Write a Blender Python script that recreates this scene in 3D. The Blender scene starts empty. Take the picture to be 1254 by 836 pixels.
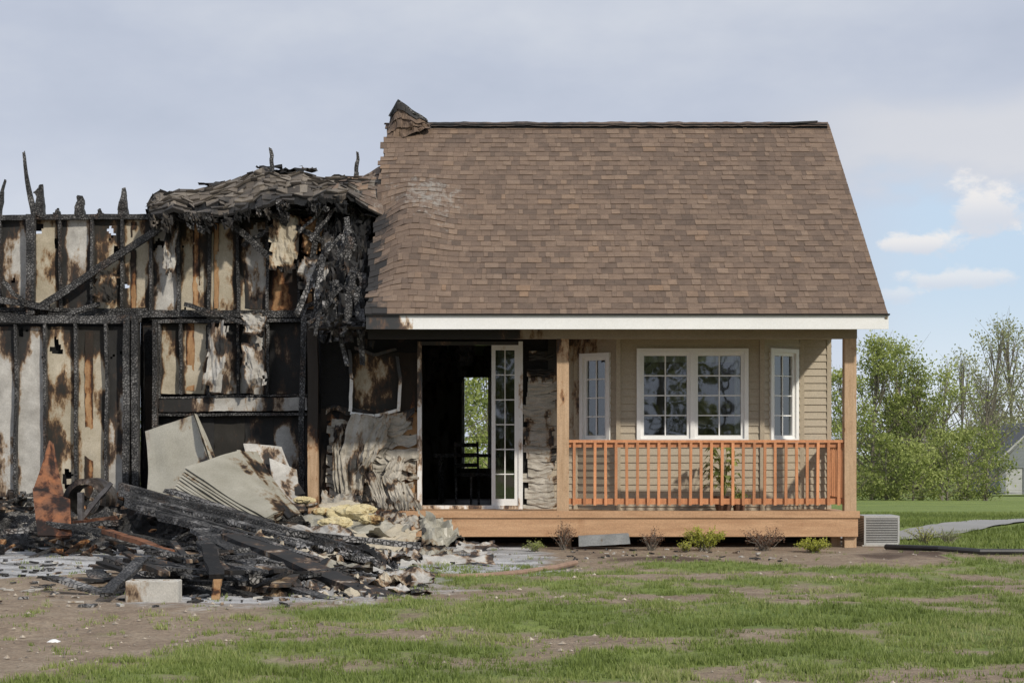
import bpy, math, random
from mathutils import Vector, noise, Matrix
R=random.Random(7)
F=2068.0; D0=22.0; EH=1.3
def at(u,v,Y):
    d=D0+Y
    return Vector(((u-627)*d/F, Y, EH-(v-548)*d/F))
def n3(x,y,z,s=1.0): return noise.noise(Vector((x*s,y*s,z*s)))
def fb(x,y,z,s=1.0,o=4): return noise.fractal(Vector((x*s,y*s,z*s)),0.8,2.1,o)
def ss(a,b,x):
    t=max(0.0,min(1.0,(x-a)/(b-a))); return t*t*(3-2*t)
def lerp(a,b,t): return a+(b-a)*t
# ---------------------------------------------------------------- materials
def nt(name):
    m=bpy.data.materials.new(name); m.use_nodes=True
    t=m.node_tree; b=t.nodes['Principled BSDF']; return m,t,b
def L(t,a,b): t.links.new(a,b)
def ramp(t,fac,stops):
    r=t.nodes.new('ShaderNodeValToRGB'); e=r.color_ramp.elements
    while len(e)<len(stops): e.new(0.5)
    for i,(p,c) in enumerate(stops):
        e[i].position=p; e[i].color=(c[0],c[1],c[2],1)
    L(t,fac,r.inputs['Fac']); return r.outputs['Color']
def mth(t,op,a,b=None,clamp=False):
    n=t.nodes.new('ShaderNodeMath'); n.operation=op; n.use_clamp=clamp
    for i,x in enumerate((a,b)):
        if x is None: continue
        if isinstance(x,(int,float)): n.inputs[i].default_value=x
        else: L(t,x,n.inputs[i])
    return n.outputs[0]
def mrange(t,x,a,b,c=0.0,d=1.0):
    n=t.nodes.new('ShaderNodeMapRange'); n.interpolation_type='SMOOTHSTEP'
    L(t,x,n.inputs[0]); n.inputs[1].default_value=a; n.inputs[2].default_value=b
    n.inputs[3].default_value=c; n.inputs[4].default_value=d; return n.outputs[0]
def mix(t,f,a,b,mode='MIX'):
    n=t.nodes.new('ShaderNodeMix'); n.data_type='RGBA'; n.blend_type=mode
    if isinstance(f,(int,float)): n.inputs[0].default_value=f
    else: L(t,f,n.inputs[0])
    for i,x in ((6,a),(7,b)):
        if isinstance(x,tuple): n.inputs[i].default_value=(x[0],x[1],x[2],1)
        else: L(t,x,n.inputs[i])
    return n.outputs[2]
def coords(t,scale=(1,1,1)):
    tc=t.nodes.new('ShaderNodeTexCoord'); mp=t.nodes.new('ShaderNodeMapping')
    mp.inputs['Scale'].default_value=scale; L(t,tc.outputs['Object'],mp.inputs[0]); return mp.outputs[0]
def tnoise(t,vec,scale,detail=5,rough=0.6):
    n=t.nodes.new('ShaderNodeTexNoise'); n.inputs['Scale'].default_value=scale
    n.inputs['Detail'].default_value=min(detail,5); n.inputs['Roughness'].default_value=rough
    L(t,vec,n.inputs['Vector']); return n.outputs['Fac']
def attr(t,name):
    a=t.nodes.new('ShaderNodeAttribute'); a.attribute_name=name; return a
def bump(t,b,h,strength=0.4,dist=0.02):
    n=t.nodes.new('ShaderNodeBump'); n.inputs['Strength'].default_value=strength
    n.inputs['Distance'].default_value=dist; L(t,h,n.inputs['Height']); L(t,n.outputs[0],b.inputs['Normal'])
def surf(name,c1,c2,scale=4,stretch=(1,1,1),rough=0.7,bmp=0.2,bd=0.01,metal=0.0,charn=2.2,cstretch=(1.6,1.6,0.7),tint=0.0,scorch=((0.62,0.47,0.34),(0.16,0.10,0.07))):
    """weathered surface, burning controlled by vertex attribute 'char', brightness by 'tint'"""
    m,t,b=nt(name)
    v=coords(t,stretch); n=tnoise(t,v,scale,4)
    col=ramp(t,n,[(0.3,c1),(0.7,c2)])
    fine=tnoise(t,coords(t),60,2)
    col=mix(t,0.35,col,ramp(t,fine,[(0.3,(0.35,0.35,0.35)),(0.7,(0.75,0.75,0.75))]),'OVERLAY')
    if tint:
        tt=attr(t,'tint').outputs['Fac']
        k=mth(t,'ADD',mth(t,'MULTIPLY',tt,tint),1.0)
        vm=t.nodes.new('ShaderNodeVectorMath'); vm.operation='SCALE'; L(t,col,vm.inputs[0]); L(t,k,vm.inputs['Scale']); col=vm.outputs[0]
    ch=attr(t,'char').outputs['Fac']
    cn=tnoise(t,coords(t,cstretch),charn,5,0.68)
    val=mth(t,'ADD',mth(t,'MULTIPLY',ch,1.0),mth(t,'MULTIPLY',mth(t,'SUBTRACT',cn,0.5),2.0))
    gate=mrange(t,ch,0.0,0.12)
    mask=mth(t,'MULTIPLY',mrange(t,val,0.25,0.68),gate)
    sc=ramp(t,mask,[(0.0,(1,1,1)),(0.3,scorch[0]),(0.6,scorch[1]),(1.0,(0.05,0.05,0.052))])
    col=mix(t,1.0,col,sc,'MULTIPLY')
    L(t,col,b.inputs['Base Color'])
    b.inputs['Roughness'].default_value=rough; b.inputs['Metallic'].default_value=metal
    h=mth(t,'ADD',n,mth(t,'MULTIPLY',fine,0.5)); bump(t,b,h,bmp,bd)
    return m
def charmat(name,ash=0.5,scale=28,ac=(0.32,0.31,0.30)):
    m,t,b=nt(name)
    v=coords(t,(1,1,1))
    vo=t.nodes.new('ShaderNodeTexVoronoi'); vo.feature='DISTANCE_TO_EDGE'; vo.inputs['Scale'].default_value=scale
    L(t,v,vo.inputs['Vector'])
    cr=mrange(t,vo.outputs['Distance'],0.0,0.18)
    n=tnoise(t,v,1.9,5,0.7); n2=tnoise(t,v,14,4,0.7)
    base=ramp(t,n2,[(0.3,(0.014,0.014,0.015)),(0.58,(0.055,0.053,0.051)),(0.78,(0.15,0.145,0.14))])
    base=mix(t,mth(t,'MULTIPLY',mrange(t,n,0.46,0.60),ash),base,ac)
    br=mrange(t,tnoise(t,coords(t,(1.3,1.3,.6)),2.3,4,.7),0.56,0.68)
    base=mix(t,mth(t,'MULTIPLY',br,0.5),base,(0.12,0.065,0.035))
    base=mix(t,mth(t,'MULTIPLY',mth(t,'SUBTRACT',1.0,cr),.8),base,(0.008,0.008,0.008))
    L(t,base,b.inputs['Base Color']); b.inputs['Roughness'].default_value=0.58
    bump(t,b,mth(t,'ADD',cr,n2),0.8,0.025)
    return m
M={}
M['char']=charmat('charred_wood',0.4)
M['ashchar']=charmat('ashy_charred_wood',1.0,20)
M['ashheap']=charmat('ash_heap',1.0,45,(0.28,0.27,0.26))
M['black']=surf('soot_and_shade',(0.014,0.014,0.015),(0.045,0.043,0.041),8,rough=0.85,bmp=0.5,bd=0.03)  # real soot, and also the painted shade below the deck
M['tan']=surf('scorched_drywall',(0.33,0.285,0.205),(0.47,0.42,0.33),3,rough=0.85)
M['gry']=surf('sooty_board',(0.29,0.275,0.25),(0.50,0.485,0.45),4,rough=0.85)
M['ora']=surf('scorched_osb',(0.25,0.13,0.055),(0.42,0.26,0.13),9,(1,1,0.3),rough=0.8)
M['siding']=surf('tan_vinyl_siding',(0.35,0.295,0.215),(0.385,0.33,0.245),1.3,rough=0.5,bmp=0.05)
M['melt']=surf('melted_siding',(0.26,0.235,0.19),(0.43,0.40,0.345),3,rough=0.6,bmp=0.2,charn=2.6,cstretch=(3,3,.8))
M['white']=surf('white_vinyl',(0.74,0.74,0.72),(0.80,0.80,0.78),2,rough=0.4,bmp=0.03)
M['post']=surf('cedar_post',(0.36,0.235,0.135),(0.50,0.35,0.22),6,(4,4,0.35),rough=0.7,charn=4)
M['rail']=surf('cedar_rail',(0.38,0.155,0.065),(0.55,0.25,0.115),6,(3,3,0.5),rough=0.6,tint=0.35)
M['deck']=surf('cedar_deck_board',(0.37,0.21,0.11),(0.50,0.31,0.175),5,(0.35,3,4),rough=0.65)
M['soffit']=surf('soffit',(0.25,0.20,0.14),(0.30,0.24,0.17),3,rough=0.6)
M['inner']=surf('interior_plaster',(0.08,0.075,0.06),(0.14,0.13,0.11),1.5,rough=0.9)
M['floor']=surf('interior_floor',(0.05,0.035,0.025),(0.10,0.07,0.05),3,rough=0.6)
M['cloth']=surf('curtain_fabric',(0.42,0.40,0.34),(0.55,0.53,0.47),2,rough=0.9)
M['sheet']=surf('painted_door_panel',(0.25,0.235,0.185),(0.38,0.36,0.30),1.5,rough=0.45,bmp=0.1,charn=1.6)
M['foam']=surf('insulation_batt',(0.46,0.38,0.20),(0.58,0.50,0.31),9,rough=0.95,bmp=0.6,bd=0.03)
M['rust']=surf('rusted_steel',(0.07,0.04,0.028),(0.30,0.115,0.045),4,rough=0.8,bmp=0.3,scorch=((.5,.45,.4),(.25,.2,.2)))
M['steel']=surf('burnt_steel',(0.05,0.05,0.055),(0.16,0.15,0.15),4,rough=0.5,bmp=0.3,metal=0.4)
M['conc']=surf('concrete',(0.34,0.33,0.30),(0.46,0.44,0.40),5,rough=0.9,bmp=0.4)
M['asph']=surf('driveway_concrete',(0.26,0.26,0.25),(0.31,0.30,0.29),1,rough=0.9)
M['acgrey']=surf('ac_paint',(0.34,0.34,0.33),(0.42,0.42,0.41),3,rough=0.45)
M['stone']=surf('grey_block',(0.18,0.19,0.19),(0.29,0.30,0.30),6,rough=0.9,bmp=0.4)
M['edge']=surf('bed_edging',(0.22,0.14,0.10),(0.32,0.22,0.16),6,rough=0.9,bmp=0.4)
M['bark']=surf('bark',(0.12,0.105,0.085),(0.23,0.205,0.17),8,(1,1,0.3),rough=0.9,bmp=0.4)
M['pot']=surf('clay_pot',(0.09,0.05,0.035),(0.15,0.08,0.05),5)
M['hose']=surf('black_pipe',(0.015,0.015,0.016),(0.03,0.03,0.03),5,rough=0.5)
M['pebble']=surf('pebbles',(0.22,0.18,0.14),(0.42,0.37,0.30),20,rough=0.9,tint=0.5)
M['roofgrey']=surf('grey_roof',(0.11,0.11,0.12),(0.15,0.15,0.16),3,rough=0.9)
M['wallgrey']=surf('grey_siding',(0.15,0.165,0.175),(0.20,0.215,0.225),1,(0.1,0.1,5))
def shingmat(name,stops,ashc=(0.30,0.28,0.25)):
    m,t,b=nt(name)
    tt=attr(t,'tint').outputs['Fac']
    col=ramp(t,tt,stops)
    fine=tnoise(t,coords(t),140,3,0.8)
    col=mix(t,0.7,col,ramp(t,fine,[(0.3,(0.22,0.22,0.22)),(0.72,(0.8,0.8,0.8))]),'OVERLAY')
    big=tnoise(t,coords(t),0.7,4)
    col=mix(t,0.3,col,ramp(t,big,[(0.3,(0.35,0.35,0.36)),(0.7,(0.66,0.65,0.63))]),'OVERLAY')
    med=tnoise(t,coords(t,(1,2.2,2.2)),7,3,0.6)
    col=mix(t,0.35,col,ramp(t,med,[(0.35,(0.32,0.31,0.31)),(0.65,(0.68,0.67,0.66))]),'OVERLAY')
    ch=attr(t,'char').outputs['Fac']
    cn=tnoise(t,coords(t),2.6,5,0.75)
    val=mth(t,'ADD',ch,mth(t,'MULTIPLY',mth(t,'SUBTRACT',cn,0.5),1.5))
    mask=mth(t,'MULTIPLY',mrange(t,val,0.35,0.8),mrange(t,ch,0.0,0.15))
    col=mix(t,mask,col,(0.028,0.026,0.025))
    a=attr(t,'ash').outputs['Fac']
    an=tnoise(t,coords(t),9,5,0.8)
    am=mth(t,'MULTIPLY',mrange(t,mth(t,'ADD',a,mth(t,'MULTIPLY',mth(t,'SUBTRACT',an,0.5),2.0)),0.55,0.95),mrange(t,a,0.0,0.2))
    col=mix(t,mth(t,'MULTIPLY',am,0.75),col,ashc)
    L(t,col,b.inputs['Base Color']); b.inputs['Roughness'].default_value=0.92
    bump(t,b,fine,0.5,0.01)
    return m
M['shingle']=shingmat('asphalt_shingles',[(0.0,(0.112,0.080,0.060)),(0.3,(0.146,0.103,0.076)),(0.6,(0.176,0.123,0.088)),(0.85,(0.205,0.147,0.106)),(1.0,(0.222,0.145,0.092))])
M['shingleburn']=shingmat('burnt_shingles',[(0.0,(0.06,0.052,0.045)),(0.5,(0.13,0.11,0.09)),(1.0,(0.20,0.175,0.145))])
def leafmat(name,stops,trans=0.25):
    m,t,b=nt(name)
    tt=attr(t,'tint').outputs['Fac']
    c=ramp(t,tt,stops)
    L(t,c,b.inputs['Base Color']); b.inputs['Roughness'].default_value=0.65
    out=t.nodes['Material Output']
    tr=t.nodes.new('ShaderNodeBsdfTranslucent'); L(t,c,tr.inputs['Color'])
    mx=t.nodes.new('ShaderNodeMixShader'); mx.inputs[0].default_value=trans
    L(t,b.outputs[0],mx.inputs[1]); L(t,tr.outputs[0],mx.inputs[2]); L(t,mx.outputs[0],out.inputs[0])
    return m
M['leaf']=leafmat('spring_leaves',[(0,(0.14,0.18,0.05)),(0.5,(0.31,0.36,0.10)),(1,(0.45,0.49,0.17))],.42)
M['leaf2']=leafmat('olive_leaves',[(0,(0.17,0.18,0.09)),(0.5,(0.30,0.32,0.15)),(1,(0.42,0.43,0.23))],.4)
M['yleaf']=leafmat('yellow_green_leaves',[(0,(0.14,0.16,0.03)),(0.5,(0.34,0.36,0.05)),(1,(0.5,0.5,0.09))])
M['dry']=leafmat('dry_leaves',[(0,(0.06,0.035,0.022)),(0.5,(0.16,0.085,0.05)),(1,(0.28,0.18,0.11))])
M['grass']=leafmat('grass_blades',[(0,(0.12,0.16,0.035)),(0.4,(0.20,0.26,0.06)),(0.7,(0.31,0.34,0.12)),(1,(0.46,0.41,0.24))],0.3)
def glassmat():
    m,t,b=nt('window_glass'); out=t.nodes['Material Output']; t.nodes.remove(b)
    tr=t.nodes.new('ShaderNodeBsdfTransparent'); tr.inputs[0].default_value=(0.78,0.86,0.83,1)
    gl=t.nodes.new('ShaderNodeBsdfGlossy'); gl.inputs['Roughness'].default_value=0.02; gl.inputs[0].default_value=(0.9,0.93,0.95,1)
    fr=t.nodes.new('ShaderNodeFresnel'); fr.inputs[0].default_value=1.5
    f=mth(t,'ADD',mth(t,'MULTIPLY',fr.outputs[0],1.2),0.10,True)
    nb=tnoise(t,coords(t),1.5,2); bp=t.nodes.new('ShaderNodeBump'); bp.inputs['Strength'].default_value=0.15; bp.inputs['Distance'].default_value=0.02
    L(t,nb,bp.inputs['Height']); L(t,bp.outputs[0],gl.inputs['Normal'])
    mx=t.nodes.new('ShaderNodeMixShader'); L(t,f,mx.inputs[0]); L(t,tr.outputs[0],mx.inputs[1]); L(t,gl.outputs[0],mx.inputs[2]); L(t,mx.outputs[0],out.inputs[0])
    return m
M['glass']=glassmat()
# ---------------------------------------------------------------- mesh builder
class MB:
    def __init__(s): s.v=[];s.c=[];s.t=[];s.a=[];s.f=[];s.m=[];s.mats=[]
    def mi(s,k):
        if k not in s.mats: s.mats.append(k)
        return s.mats.index(k)
    def V(s,p,c=0.0,t=0.0,a=0.0):
        s.v.append((p[0],p[1],p[2])); s.c.append(c(p) if callable(c) else c); s.t.append(t); s.a.append(a); return len(s.v)-1
    def Fc(s,ids,k): s.f.append(tuple(ids)); s.m.append(s.mi(k))
    def hexa(s,P,k,c=0.0,t=0.0):
        i=[s.V(p,c,t) for p in P]
        for q in ((0,3,2,1),(4,5,6,7),(0,1,5,4),(1,2,6,5),(2,3,7,6),(3,0,4,7)): s.Fc([i[j] for j in q],k)
    def box(s,x0,x1,y0,y1,z0,z1,k,c=0.0,t=0.0):
        s.hexa([(x0,y0,z0),(x1,y0,z0),(x1,y1,z0),(x0,y1,z0),(x0,y0,z1),(x1,y0,z1),(x1,y1,z1),(x0,y1,z1)],k,c,t)
    def obox(s,o,u,n,a0,a1,d0,d1,z0,z1,k,c=0.0,t=0.0):
        def P(a,d,z): return (o[0]+u[0]*a+n[0]*d,o[1]+u[1]*a+n[1]*d,z)
        s.hexa([P(a0,d1,z0),P(a1,d1,z0),P(a1,d0,z0),P(a0,d0,z0),P(a0,d1,z1),P(a1,d1,z1),P(a1,d0,z1),P(a0,d0,z1)],k,c,t)
    def beam(s,p,q,w,h,k,seg=6,j=0.0,c=0.0,t=0.0,e0=1.0,e1=1.0,up=None,sag=0.0):
        p=Vector(p);q=Vector(q);d=(q-p); Ln=d.length; d=d/max(Ln,1e-6)
        up=Vector(up) if up is not None else (Vector((0,0,1)) if abs(d.z)<0.9 else Vector((0,1,0)))
        a=d.cross(up).normalized(); b=a.cross(d).normalized()
        rings=[]; sd=R.random()*50
        for i in range(seg+1):
            f=i/seg; cc=p+d*Ln*f+Vector((0,0,-sag*4*f*(1-f)))
            k2=lerp(e0,e1,f) if (e0!=1 or e1!=1) else 1.0
            if j: cc=cc+Vector((n3(f*3+sd,1,sd),n3(f*3,sd,3),n3(sd,f*3,5)))*j
            r=[]
            for (sa,sb) in ((-1,-1),(1,-1),(1,1),(-1,1)):
                jj=1.0+(R.uniform(-1,1)*j*3 if j else 0)
                r.append(s.V(cc+a*(sa*w*0.5*k2*jj)+b*(sb*h*0.5*k2*jj)+(d*R.uniform(-1,1)*j*1.2 if j else Vector((0,0,0))),c,t))
            rings.append(r)
        for i in range(seg):
            for g in range(4):
                s.Fc([rings[i][g],rings[i][(g+1)%4],rings[i+1][(g+1)%4],rings[i+1][g]],k)
        s.Fc(rings[0][::-1],k); s.Fc(rings[-1],k)
    def tube(s,pts,rad,k,n=7,c=0.0,t=0.0):
        rings=[]
        for i,p in enumerate(pts):
            p=Vector(p); d=(Vector(pts[min(i+1,len(pts)-1)])-Vector(pts[max(i-1,0)])).normalized()
            up=Vector((0,0,1)) if abs(d.z)<0.9 else Vector((0,1,0))
            a=d.cross(up).normalized(); b=a.cross(d)
            rings.append([s.V(p+(a*math.cos(2*math.pi*g/n)+b*math.sin(2*math.pi*g/n))*rad[i],c,t) for g in range(n)])
        for i in range(len(pts)-1):
            for g in range(n): s.Fc([rings[i][g],rings[i][(g+1)%n],rings[i+1][(g+1)%n],rings[i+1][g]],k)
        s.Fc(rings[0][::-1],k); s.Fc(rings[-1],k)
    def grid(s,fn,nu,nv,k,c=0.0,hole=None,t=0.0,ash=0.0):
        I=[[None]*(nv+1) for _ in range(nu+1)]
        for i in range(nu+1):
            for j in range(nv+1):
                p=fn(i/nu,j/nv); cc=c(i/nu,j/nv,p) if callable(c) else c
                I[i][j]=s.V(p,cc,t,ash)
        for i in range(nu):
            for j in range(nv):
                if hole and hole((i+.5)/nu,(j+.5)/nv): continue
                s.Fc([I[i][j],I[i+1][j],I[i+1][j+1],I[i][j+1]],k)
    def build(s,name,parent=None,smooth=False):
        me=bpy.data.meshes.new(name); me.from_pydata(s.v,[],s.f)
        for k in s.mats: me.materials.append(M[k])
        me.polygons.foreach_set('material_index',s.m)
        if smooth: me.polygons.foreach_set('use_smooth',[True]*len(s.f))
        for nm,arr in (('char',s.c),('tint',s.t),('ash',s.a)):
            at_=me.attributes.new(nm,'FLOAT','POINT'); at_.data.foreach_set('value',arr)
        me.update()
        o=bpy.data.objects.new(name,me); bpy.context.scene.collection.objects.link(o)
        if parent: o.parent=parent
        return o
def empty(name):
    e=bpy.data.objects.new(name,None); e.empty_display_size=0.3
    bpy.context.scene.collection.objects.link(e); return e
house=empty('burned_house')
# ---------------------------------------------------------------- terrain
def gz(x,y):
    z=0.0
    if y>4: z-=0.022*(min(y,150)-4)*ss(4,14,y) 
    near=1-ss(0,30,abs(y+6))
    z+=0.05*fb(x,y,0,0.55,4)*near*(1-ss(-1.6,-0.4,y)*(1-ss(2,5,y)))
    if y>20: z+=0.25*fb(x,y,3,0.03,3)*ss(20,60,y)
    return z
def cover(x,y):
    nb=fb(x,y,0,0.5,4); nf=fb(x,y,7,1.9,4)
    if y>3.0 or x>5.0+0.3*nb:
        g=0.95+0.2*nb
        if y<-0.2: g=0.72+0.55*nb+0.4*nf-0.5*ss(-2.6,-1.2,y)
        g=max(0,min(1,g))
        if x<-2.0 and y<6: g*=0.2
        return g,0.0,0.0
    bx=-0.6+(y+4.3)*0.285
    g=ss(-0.35,0.9,x-bx+0.9*nb)
    d=0.70+0.65*nb+0.50*nf+0.08*ss(-8,-12,y)
    d-=0.38*math.exp(-((y+4.9+0.3*nb)/0.40)**2)*ss(0.2,1.5,x)
    d-=0.20*math.exp(-((y+7.4+0.6*nb)/0.6)**2)
    d-=0.6*ss(-11.6,-12.6,y+0.10*(x-1))*ss(0.6,1.6,x)
    g*=max(0,min(1,d))
    bed=ss(-3.3+0.25*nb,-2.9+0.25*nb,y)
    g*=1-bed*(0.93)
    if x<bx+0.5: g=max(g,0.5*ss(0.05,0.45,nf+nb)*ss(-8.0,-10.0,y))
    mulch=bed*ss(-0.2,1.0,x)*max(0,min(1,0.30+nb))
    ash=ss(-5.1+0.5*nb,-4.5+0.5*nb,y)*ss(1.0,-0.4,x+0.4*nb)
    ash=max(ash,0.9*math.exp(-(((x+2.2)/1.7)**2+((y+6.2)/2.2)**2)))
    return max(0,min(1,g)),ash,mulch
def lines(a,b,st,far,bk):
    out=[]; x=a
    while x<=b: out.append(x); x+=st
    d=st; x=b
    while x<far: d*=1.35; x+=d; out.append(x)
    d=st; x=a; pre=[]
    while x>bk: d*=1.35; x-=d; pre.append(x)
    return pre[::-1]+out
XL=lines(-8,8,0.11,500,-500); YL=lines(-13.6,7,0.11,900,-200)
me=bpy.data.meshes.new('ground')
vs=[];fs=[];A={'grass':[],'ashy':[],'mulch':[]}
for x in XL:
    for y in YL:
        vs.append((x,y,gz(x,y))); g,a,m_=cover(x,y); A['grass'].append(g);A['ashy'].append(a);A['mulch'].append(m_)
ny=len(YL)
for i in range(len(XL)-1):
    for j in range(ny-1): fs.append((i*ny+j,(i+1)*ny+j,(i+1)*ny+j+1,i*ny+j+1))
me.from_pydata(vs,[],fs); me.polygons.foreach_set('use_smooth',[True]*len(fs))
for k,arr in A.items():
    q=me.attributes.new(k,'FLOAT','POINT'); q.data.foreach_set('value',arr)
m,t,b=nt('soil_and_lawn')
v=coords(t); n1=tnoise(t,v,2.2,5,0.7); n2=tnoise(t,v,26,5,0.75); n3_=tnoise(t,v,90,3,0.7); n4=tnoise(t,v,0.35,4)
dirt=ramp(t,n1,[(0.25,(0.22,0.155,0.105)),(0.5,(0.33,0.25,0.175)),(0.75,(0.43,0.345,0.25))])
dirt=mix(t,0.7,dirt,ramp(t,n2,[(0.3,(0.2,0.2,0.2)),(0.7,(0.8,0.8,0.8))]),'OVERLAY')
gr=ramp(t,n2,[(0.3,(0.13,0.17,0.04)),(0.55,(0.20,0.26,0.06)),(0.75,(0.29,0.34,0.10))])
gr=mix(t,0.5,gr,ramp(t,n4,[(0.35,(0.36,0.40,0.33)),(0.65,(0.66,0.64,0.55))]),'OVERLAY')
gr=mix(t,0.35,gr,ramp(t,n1,[(0.35,(0.34,0.36,0.32)),(0.65,(0.68,0.66,0.58))]),'OVERLAY')
ga=attr(t,'grass').outputs['Fac']
gm=mrange(t,mth(t,'ADD',ga,mth(t,'MULTIPLY',mth(t,'SUBTRACT',n2,0.5),0.9)),0.38,0.92)
col=mix(t,gm,dirt,gr)
mu=ramp(t,n3_,[(0.3,(0.05,0.035,0.025)),(0.6,(0.14,0.09,0.06)),(0.8,(0.26,0.18,0.12))])
col=mix(t,mrange(t,mth(t,'ADD',attr(t,'mulch').outputs['Fac'],mth(t,'MULTIPLY',mth(t,'SUBTRACT',n2,0.5),0.8)),0.3,0.8),col,mu)
ashc=ramp(t,mth(t,'ADD',mth(t,'MULTIPLY',tnoise(t,coords(t,(0.5,1.2,1)),2.0,5,0.72),0.7),mth(t,'MULTIPLY',n2,0.3)),[(0.30,(0.04,0.04,0.04)),(0.39,(0.16,0.155,0.15)),(0.46,(0.38,0.375,0.37)),(0.56,(0.66,0.66,0.66))])
col=mix(t,mrange(t,mth(t,'ADD',attr(t,'ashy').outputs['Fac'],mth(t,'MULTIPLY',mth(t,'SUBTRACT',n1,0.5),0.9)),0.25,0.6),col,ashc)
L(t,col,b.inputs['Base Color']); b.inputs['Roughness'].default_value=0.95
bump(t,b,mth(t,'ADD',mth(t,'MULTIPLY',n2,1.0),mth(t,'MULTIPLY',n3_,0.4)),0.8,0.05)
me.materials.append(m)
bpy.context.scene.collection.objects.link(bpy.data.objects.new('ground',me))
vs=[];fs=[];tv=[]
def tuft(x,y,nb,h,dry,ws=1.0):
    z=gz(x,y)
    for _ in range(nb):
        a=R.uniform(0,6.28); r=R.uniform(0,0.035)*ws; bx=x+math.cos(a)*r; by=y+math.sin(a)*r
        hh=h*R.uniform(0.5,1.25); w=R.uniform(0.003,0.006)*ws; la=R.uniform(0,6.28); ln=hh*R.uniform(0.1,0.8)
        i=len(vs); wa=R.uniform(0,3.14); cx=math.cos(wa)*w; cy=math.sin(wa)*w
        vs.extend([(bx-cx,by-cy,z-0.005),(bx+cx,by+cy,z-0.005),(bx+math.cos(la)*ln,by+math.sin(la)*ln,z+hh)])
        fs.append((i,i+1,i+2)); q=min(1,max(0,dry+R.uniform(-0.25,0.25))); tv.extend([q*0.7,q*0.7,q])
cnt=0
for _ in range(150000):
    y=-13.2+ (12.9)*R.random(); d=22+y
    x=R.uniform(-0.42,0.42)*d
    if R.random()>0.30+0.7*(1-(y+13.2)/13): continue
    g,a,mu_=cover(x,y)
    nn=fb(x,y,2,3.0,3)
    if R.random()< (g-0.22+0.75*nn)*0.9:
        tuft(x,y,R.randint(3,6),0.016+0.024*g+0.03*max(0,nn),0.44+0.40*fb(x,y,9,0.8,3)+.2*(1-g)); cnt+=1
for _ in range(16000):
    y=R.uniform(-.5,22); x=R.uniform(4.9,.42*(22+y))
    if abs(y-lerp(1.7,11.5,(x-4.6)/6.9))<1.0+.03*y: continue
    g,a,mu_=cover(x,y)
    if R.random()<g: tuft(x,y,4,.06,.30+.3*fb(x,y,9,.5,3),2.0)
me=bpy.data.meshes.new('grass'); me.from_pydata(vs,[],fs)
q=me.attributes.new('tint','FLOAT','POINT'); q.data.foreach_set('value',tv); me.materials.append(M['grass'])
bpy.context.scene.collection.objects.link(bpy.data.objects.new('grass',me)); print('tufts',cnt)
# ---------------------------------------------------------------- house shell
EY=-0.45; EZ=3.0; RY=3.56; RZ=6.19
slope=Vector((0,RY-EY,RZ-EZ)); SLEN=slope.length; SL=slope.normalized(); SN=Vector((0,-SL.z,SL.y))
def roofp(x,s,h=0.0):
    w=1-ss(-1.9,-0.6,x)
    dn=w*(0.05*fb(x,s,0,0.9,2)+0.012*fb(x,s,4,3,2))
    dn+=0.12*math.exp(-(((x+1.30)/0.35)**2+((s-2.2)/1.1)**2))
    w2=1-ss(-1.95,-1.45,x)
    dn-=0.16*w2*(1-ss(2.6,3.8,s))*ss(0.2,1.0,s)
    dn+=0.008*fb(x,s,8,0.9,2)
    p=Vector((x+w2*0.03*fb(x,s,5,1.5,3),EY,EZ))+SL*s+SN*(dn+h)
    return p
mb=MB()
ex=0.138; rows=int(SLEN/ex)+1
def leftedge(s): return -1.90+0.05*fb(3,s,0,1.9,4)
for i in range(rows):
    s0=i*ex-0.02; s1=min(s0+ex+0.03,SLEN+0.01)
    le=leftedge(s0); x=le+R.uniform(-0.04,0.02); rt=4.80
    rowt=R.uniform(-0.05,0.05)
    while x<rt:
        w=R.choice((0.06,0.09,0.12,0.15,0.19)); x2=min(rt,x+w)
        th=R.choice((0.007,0.009,0.015))
        tn=R.random()
        tn=min(1,max(0,(0.02+0.72*tn if th<0.012 else 0.25+0.7*tn)+rowt))
        cx=(x+x2)/2
        nn=fb(cx,s0,1,1.4,4)
        c=max(0,min(1,1.15*(1-ss(-1.9,-1.55,cx+0.25*nn))*(0.15+0.85*ss(3.4,1.6,s0))))
        c=max(c,0.6*(1-ss(-1.75,-1.3,cx))*ss(4.75,5.1,s0))
        ash=0.66*math.exp(-(((cx+1.2)/0.6)**2+((s0-3.0)/0.8)**2))+0.38*math.exp(-(((cx+0.9)/0.8)**2+((s0-1.8)/1.2)**2))+0.3*(1-ss(-1.9,-1.5,cx))*ss(2.5,3.4,s0)
        P=[roofp(x+0.001,s0,th),roofp(x2-0.001,s0,th),roofp(x2-0.001,s1,0.002),roofp(x+0.001,s1,0.002),roofp(x+0.001,s0,-0.006),roofp(x2-0.001,s0,-0.006)]
        ids=[mb.V(p,c,tn,ash) for p in P[:4]]+[mb.V(P[4],1,0,0),mb.V(P[5],1,0,0)]  # char darkens each tab's front edge, painting the shadow line between rows
        mb.Fc([ids[0],ids[1],ids[2],ids[3]],'shingle'); mb.Fc([ids[4],ids[5],ids[1],ids[0]],'shingle')
        x=x2
mb.build('roof_shingles',house)
mb=MB()
mb.grid(lambda u,v:roofp(lerp(leftedge(v*SLEN)+.02,4.79,u),v*SLEN*0.998,-0.012),70,40,'black',0.9)
mb.grid(lambda u,v:roofp(lerp(leftedge(v*SLEN)+.02,4.79,u),v*SLEN*0.99,-0.12),20,20,'black',0.9)
mb.grid(lambda u,v:roofp(leftedge(v*SLEN)+.01,v*SLEN*0.99,lerp(-.01,-.13,u)),1,30,'black',0.9)
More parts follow.
